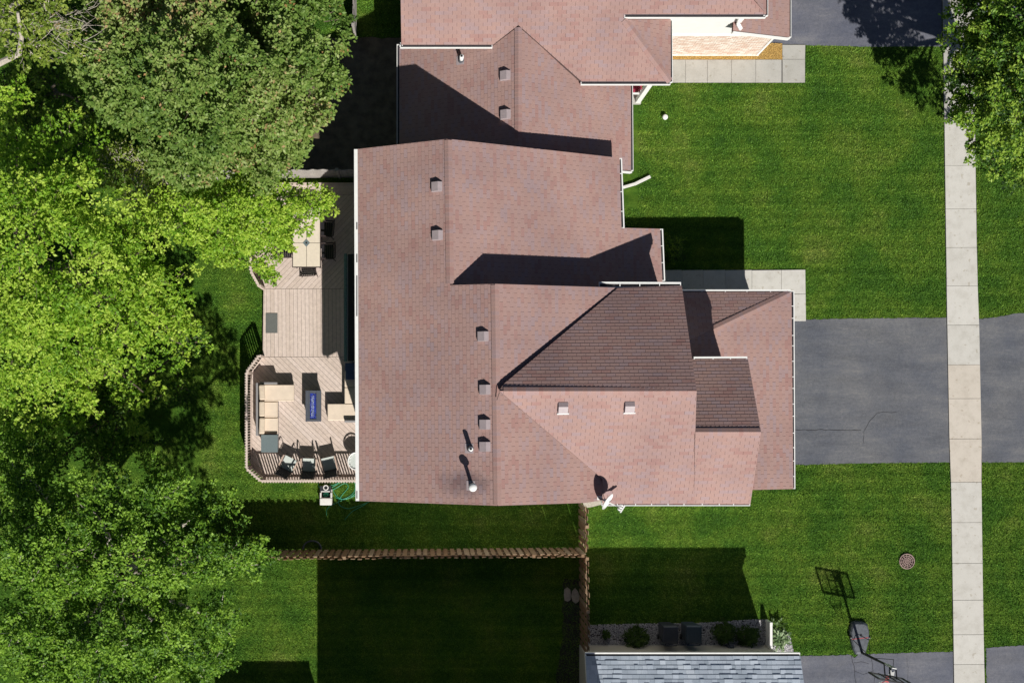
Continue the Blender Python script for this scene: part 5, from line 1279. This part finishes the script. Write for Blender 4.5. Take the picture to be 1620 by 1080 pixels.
obj('rim_bracket', beam(mid+Vector((0, 0, .15)), rc+bn_*.22, .12, .03), M['red'], bb)
net = []
for k in range(12):
    for s in (1, -1):
        pts = []
        for j in range(5):
            t = k*math.pi/6+s*j*math.pi/12; r_ = .23-.028*j; pts.append(rc+Vector((r_*math.cos(t), r_*math.sin(t), -.1*j)))
        net.append(tube(pts, .005, 4, False))
obj('net', join(net), M['white_paint'], bb)
# bins
def bin_(px, py, label, mat, lid):
    t = thing('wheelie_bin', G(px, py), label, 'bin', 'rubbish bins against the grey house', local=True)
    z = 1.02; a = (.29, .33); b_ = (.24, .27)
    V = [(-b_[0], -b_[1], .03), (b_[0], -b_[1], .03), (b_[0], b_[1], .03), (-b_[0], b_[1], .03), (-a[0], -a[1], z), (a[0], -a[1], z), (a[0], a[1], z), (-a[0], a[1], z)]
    obj('body', (V, BF), mat, t, bevel=.03)
    V = [(-.31, -.36, z), (.31, -.36, z), (.31, .36, z), (-.31, .36, z), (-.29, -.33, z+.05), (.29, -.33, z+.05), (.27, .30, z+.09), (-.27, .30, z+.09)]
    obj('lid', (V, BF), lid, t, bevel=.03)
    obj('handle', tube([(-.25, -.38, z-.02), (-.25, -.43, z), (.25, -.43, z), (.25, -.38, z-.02)], .015, 6), mat, t)
    for s in (-1, 1): obj('wheel', tube([(s*.24, -.30, .1), (s*.29, -.30, .1)], .1, 14), M['black_metal'], t)
    return t
bin_(1050.5, 993.5, 'black rubbish bin in the gravel bed, left of the pair', M['bin'], M['bin']); bin_(1086.5, 993, 'dark blue rubbish bin in the gravel bed, right of the pair', M['bin_blue'], M['bin_blue'])
m_ = thing('hose_bib', G(1150, 1012), 'small grey utility box low on the beige wall right of the bins', 'utility box'); obj('box', box(G(1148, 1012).x, G(1155, 1012).x, yn+.01, yn+.16, .35, .55), M['plastic_grey'], m_, bevel=.01)
obj('conduit', tube([(G(1146, 1012).x, yn+.05, 0), (G(1146, 1012).x, yn+.05, .5), (G(1149, 1012).x, yn+.06, .5)], .02, 8), M['plastic_grey'], m_)
shrub('shrub', G(1005, 1006), .40, .6, 'round dark green shrub in the gravel left of the bins', 'shrub', M['leaf_shrub'], seed=3)
shrub('shrub', G(958, 1002), .13, .25, 'tiny sprig of a shrub in the gravel nearest the fence', 'shrub', M['leaf_shrub'], n=40, seed=4)
shrub('shrub', G(1143, 998), .36, .55, 'shrub right of the two bins, first of two', 'shrub', M['leaf_shrub'], seed=5)
shrub('shrub', G(1180, 1003), .36, .55, 'shrub beside the white panel, at the right end of the gravel bed', 'shrub', M['leaf_shrub'], seed=6)
shrub('bush', G(1060, 397), .45, .8, 'rounded bush in deep shade against the front wall by the walkway', 'bush', M['leaf_dark'], n=300, seed=8)
0 and shrub('bush', G(1012, 366), .6, 1.0, 'bush in the shaded inner corner of the front wall', 'bush', M['leaf_shrub'], n=400, seed=9)
# strap-leaved plant
def strap_plant(name, c, n, L, label, mat, seed, w=.025):
    rng = random.Random(seed); t = thing(name, c, label, 'plant', local=True); V = []; Fc = []; rk = []
    for k in range(n):
        a_ = rng.uniform(0, 6.28); l = L*rng.uniform(.5, 1); d = Vector((math.cos(a_), math.sin(a_), 0)); s = Vector((-d.y, d.x, 0)); r0 = rng.uniform(0, .16); o_ = Vector((rng.uniform(-r0, r0)*1.2, rng.uniform(-r0, r0)*2.0, 0)); rv = rng.random()
        q = [o_+d*(l*x)+Vector((0, 0, l*zz)) for x, zz in ((0, 0), (.3, .55), (.65, .72), (1, .45))]; m = len(V)
        for p, ww in zip(q, (w, w*1.3, w, .003)): V += [tuple(p+s*ww), tuple(p-s*ww)]
        for i in range(3): Fc.append((m+2*i, m+2*i+1, m+2*i+3, m+2*i+2)); rk.append(rv)
    obj('leaves', (V, Fc), mat, t, rnd=rk); return t
strap_plant('leafy_plant', G(1232, 1008), 130, .45, 'clump of pale strap leaves in the white gravel right of the vinyl panel', M['leaf_iris'], 2)
strap_plant('iris', G(1226, 990), 60, .35, 'dark blue green clump with a white bloom above the pale strap plant', M['leaf_shrub'], 5)

# ================================================================== TREES
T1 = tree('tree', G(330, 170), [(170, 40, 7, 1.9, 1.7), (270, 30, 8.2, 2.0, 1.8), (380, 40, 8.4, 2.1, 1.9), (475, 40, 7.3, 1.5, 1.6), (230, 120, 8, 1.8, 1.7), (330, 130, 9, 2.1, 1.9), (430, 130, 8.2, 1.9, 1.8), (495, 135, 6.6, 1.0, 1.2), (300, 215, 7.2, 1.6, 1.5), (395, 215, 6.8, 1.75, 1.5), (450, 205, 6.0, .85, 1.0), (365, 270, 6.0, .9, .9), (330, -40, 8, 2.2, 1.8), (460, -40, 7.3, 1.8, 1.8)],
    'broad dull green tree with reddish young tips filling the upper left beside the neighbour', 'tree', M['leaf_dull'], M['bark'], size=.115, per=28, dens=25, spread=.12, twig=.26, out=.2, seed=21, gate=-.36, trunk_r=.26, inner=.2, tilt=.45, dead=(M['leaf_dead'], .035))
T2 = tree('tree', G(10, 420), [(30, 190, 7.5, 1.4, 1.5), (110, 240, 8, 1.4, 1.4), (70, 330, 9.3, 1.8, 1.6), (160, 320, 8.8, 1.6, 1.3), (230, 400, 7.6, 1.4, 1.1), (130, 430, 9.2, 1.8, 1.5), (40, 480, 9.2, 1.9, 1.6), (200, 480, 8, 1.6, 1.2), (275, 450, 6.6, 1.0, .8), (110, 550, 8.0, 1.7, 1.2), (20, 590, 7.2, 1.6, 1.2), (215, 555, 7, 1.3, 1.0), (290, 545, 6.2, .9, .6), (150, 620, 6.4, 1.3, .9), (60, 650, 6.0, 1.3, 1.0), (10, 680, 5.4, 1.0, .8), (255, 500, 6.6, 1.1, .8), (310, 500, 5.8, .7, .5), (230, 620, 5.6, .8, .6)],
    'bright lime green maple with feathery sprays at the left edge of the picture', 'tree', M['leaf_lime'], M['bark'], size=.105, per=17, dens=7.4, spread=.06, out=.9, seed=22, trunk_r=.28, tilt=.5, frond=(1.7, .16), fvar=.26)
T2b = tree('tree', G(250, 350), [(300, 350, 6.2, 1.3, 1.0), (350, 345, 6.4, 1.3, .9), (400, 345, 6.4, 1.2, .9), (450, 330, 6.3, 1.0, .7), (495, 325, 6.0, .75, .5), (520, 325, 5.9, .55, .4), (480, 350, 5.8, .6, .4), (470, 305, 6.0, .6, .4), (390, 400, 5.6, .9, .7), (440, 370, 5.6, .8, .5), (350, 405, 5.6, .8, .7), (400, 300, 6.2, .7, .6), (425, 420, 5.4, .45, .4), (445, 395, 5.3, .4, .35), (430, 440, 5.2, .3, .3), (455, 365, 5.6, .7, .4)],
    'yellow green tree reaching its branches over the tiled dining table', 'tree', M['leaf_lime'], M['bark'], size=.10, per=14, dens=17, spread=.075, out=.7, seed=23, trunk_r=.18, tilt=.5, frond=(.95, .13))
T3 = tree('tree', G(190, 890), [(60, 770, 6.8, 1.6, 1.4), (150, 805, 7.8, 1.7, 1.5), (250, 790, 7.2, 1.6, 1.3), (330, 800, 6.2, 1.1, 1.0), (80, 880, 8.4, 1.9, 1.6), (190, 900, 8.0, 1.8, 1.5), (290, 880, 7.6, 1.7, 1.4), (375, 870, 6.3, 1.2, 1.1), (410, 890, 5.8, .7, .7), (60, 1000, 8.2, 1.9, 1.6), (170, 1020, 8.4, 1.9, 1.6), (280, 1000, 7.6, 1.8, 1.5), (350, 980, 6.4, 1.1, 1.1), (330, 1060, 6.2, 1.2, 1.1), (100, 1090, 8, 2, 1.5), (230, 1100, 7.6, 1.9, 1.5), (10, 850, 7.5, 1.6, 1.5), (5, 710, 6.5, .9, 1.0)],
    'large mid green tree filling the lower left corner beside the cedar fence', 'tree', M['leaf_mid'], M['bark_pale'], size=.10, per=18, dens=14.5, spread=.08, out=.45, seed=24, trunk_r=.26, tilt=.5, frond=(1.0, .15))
T4 = tree('tree', G(-20, 60), [(20, 30, 9.4, 1.3, 1.2), (80, 40, 9.2, 1.2, 1.0), (40, 80, 8.6, .9, .9), (110, 90, 8.4, .8, .7), (-20, -20, 9.5, 1.6, 1.2), (90, -10, 9, 1.4, 1.1)],
    'sparse olive tree with bare pale branches in the top left corner', 'tree', M['leaf_olive'], M['bark_pale'], size=.11, per=10, dens=10, spread=.08, out=.5, seed=25, trunk_r=.2, frond=(.8, .17))
rg = random.Random(9); tw = []
for k in range(60):
    p = P(rg.uniform(60, 140), rg.uniform(5, 70), rg.uniform(8.8, 9.8)); a_ = rg.uniform(-.9, .7); L = rg.uniform(.3, .9)
    d = Vector((math.cos(a_), math.sin(a_), rg.uniform(-.1, .4))); tw.append(tube([p, p+d*L*.5+Vector((0, rg.uniform(-.1, .1), 0)), p+d*L], [.009, .007, .002], 4, False))
tw.append(tube([P(-20, 110, 8.2), P(8, 96, 8.4), P(30, 86, 8.7), P(34, 60, 9.6), P(28, 20, 10.3)], [.11, .095, .085, .07, .04], 8))
obj('bare_branches', join(tw), M['bark_pale'], T4, kind='stuff')
T6 = tree('tree', G(215, 270), [(190, 262, 5.6, 1.0, .8), (235, 270, 5.8, 1.0, .8), (270, 300, 5.6, .9, .7), (225, 325, 5.4, .8, .6), (265, 345, 5.2, .7, .5)],
    'thin olive crown wedged between the lime tree and the dull green tree', 'tree', M['leaf_olive'], M['bark_pale'], size=.11, per=9, dens=11, spread=.09, out=.5, seed=26, trunk_r=.14, frond=(.8, .15))
T7 = tree('tree', G(220, 640), [(210, 650, 3.8, 1.5, .9), (120, 690, 4.0, 1.5, .9), (285, 610, 3.2, 1.0, .7), (50, 720, 4.2, 1.4, .9), (160, 745, 3.8, 1.2, .7), (60, 640, 3.8, 1.4, .8), (140, 610, 3.6, 1.4, .8), (230, 710, 3.4, 1.1, .6), (300, 540, 3.0, .9, .6), (20, 780, 4.0, 1.2, .8)],
    'lower dark green tree in the shade between the lime tree and the lower left tree', 'tree', M['leaf_dark'], M['bark'], size=.11, per=13, dens=12, spread=.08, out=.5, seed=27, trunk_r=.15, frond=(1.0, .17))
T5 = tree('tree', G(1598, 185), [(1545, 60, 5.8, 1.0, 1.1), (1560, 140, 5.4, 1.05, 1.1), (1570, 215, 4.4, 1.0, .9), (1532, 215, 3.9, .5, .6), (1600, 270, 3.7, .8, .7), (1560, 262, 3.5, .6, .5), (1640, 120, 7.0, 1.5, 1.4), (1640, 20, 7.2, 1.6, 1.5), (1640, 215, 5.4, 1.2, 1.2), (1720, 80, 7.5, 1.9, 1.6), (1720, 190, 6.4, 1.7, 1.5), (1580, -30, 6.3, 1.3, 1.3), (1690, -70, 7, 2.0, 1.6), (1520, 105, 5.0, .4, .5), (1625, 300, 3.6, .5, .5), (1512, 160, 4.2, .45, .4), (1575, 20, 7.4, 1.7, 1.5), (1590, 110, 7.2, 1.7, 1.5), (1545, 110, 5.4, 1.2, 1.0), (1600, 190, 6.0, 1.4, 1.2), (1540, 185, 4.6, .9, .8), (1650, 60, 8.4, 2.1, 1.7), (1525, 60, 5.6, .8, .8), (1560, 250, 4.0, .8, .6), (1498, 128, 4.9, .55, .5), (1600, -60, 7.5, 2.0, 1.5), (1530, -90, 7, 1.8, 1.4), (1535, 20, 6.4, 1.1, 1.0), (1520, 150, 4.6, .8, .7), (1510, 190, 3.8, .5, .5)],
    'deep green street tree overhanging the sidewalk in the upper right corner', 'tree', M['leaf_dark'], M['bark'], size=.105, per=16, dens=15, spread=.085, out=.4, seed=28, fvar=.33, trunk_r=.2, tilt=.5, frond=(.85, .14))
T8 = tree('tree', G(90, 150), [(100, 140, 4.4, 1.5, 1.0), (30, 150, 4.4, 1.4, 1.0), (175, 195, 4.2, 1.1, .8), (60, 190, 4.2, 1.2, .8)],
    'dark understory tree in the black gap below the bare branches of the top left corner', 'tree', M['leaf_dark'], M['bark'], size=.11, per=13, dens=11, spread=.08, out=.5, seed=31, trunk_r=.13, frond=(.9, .17))
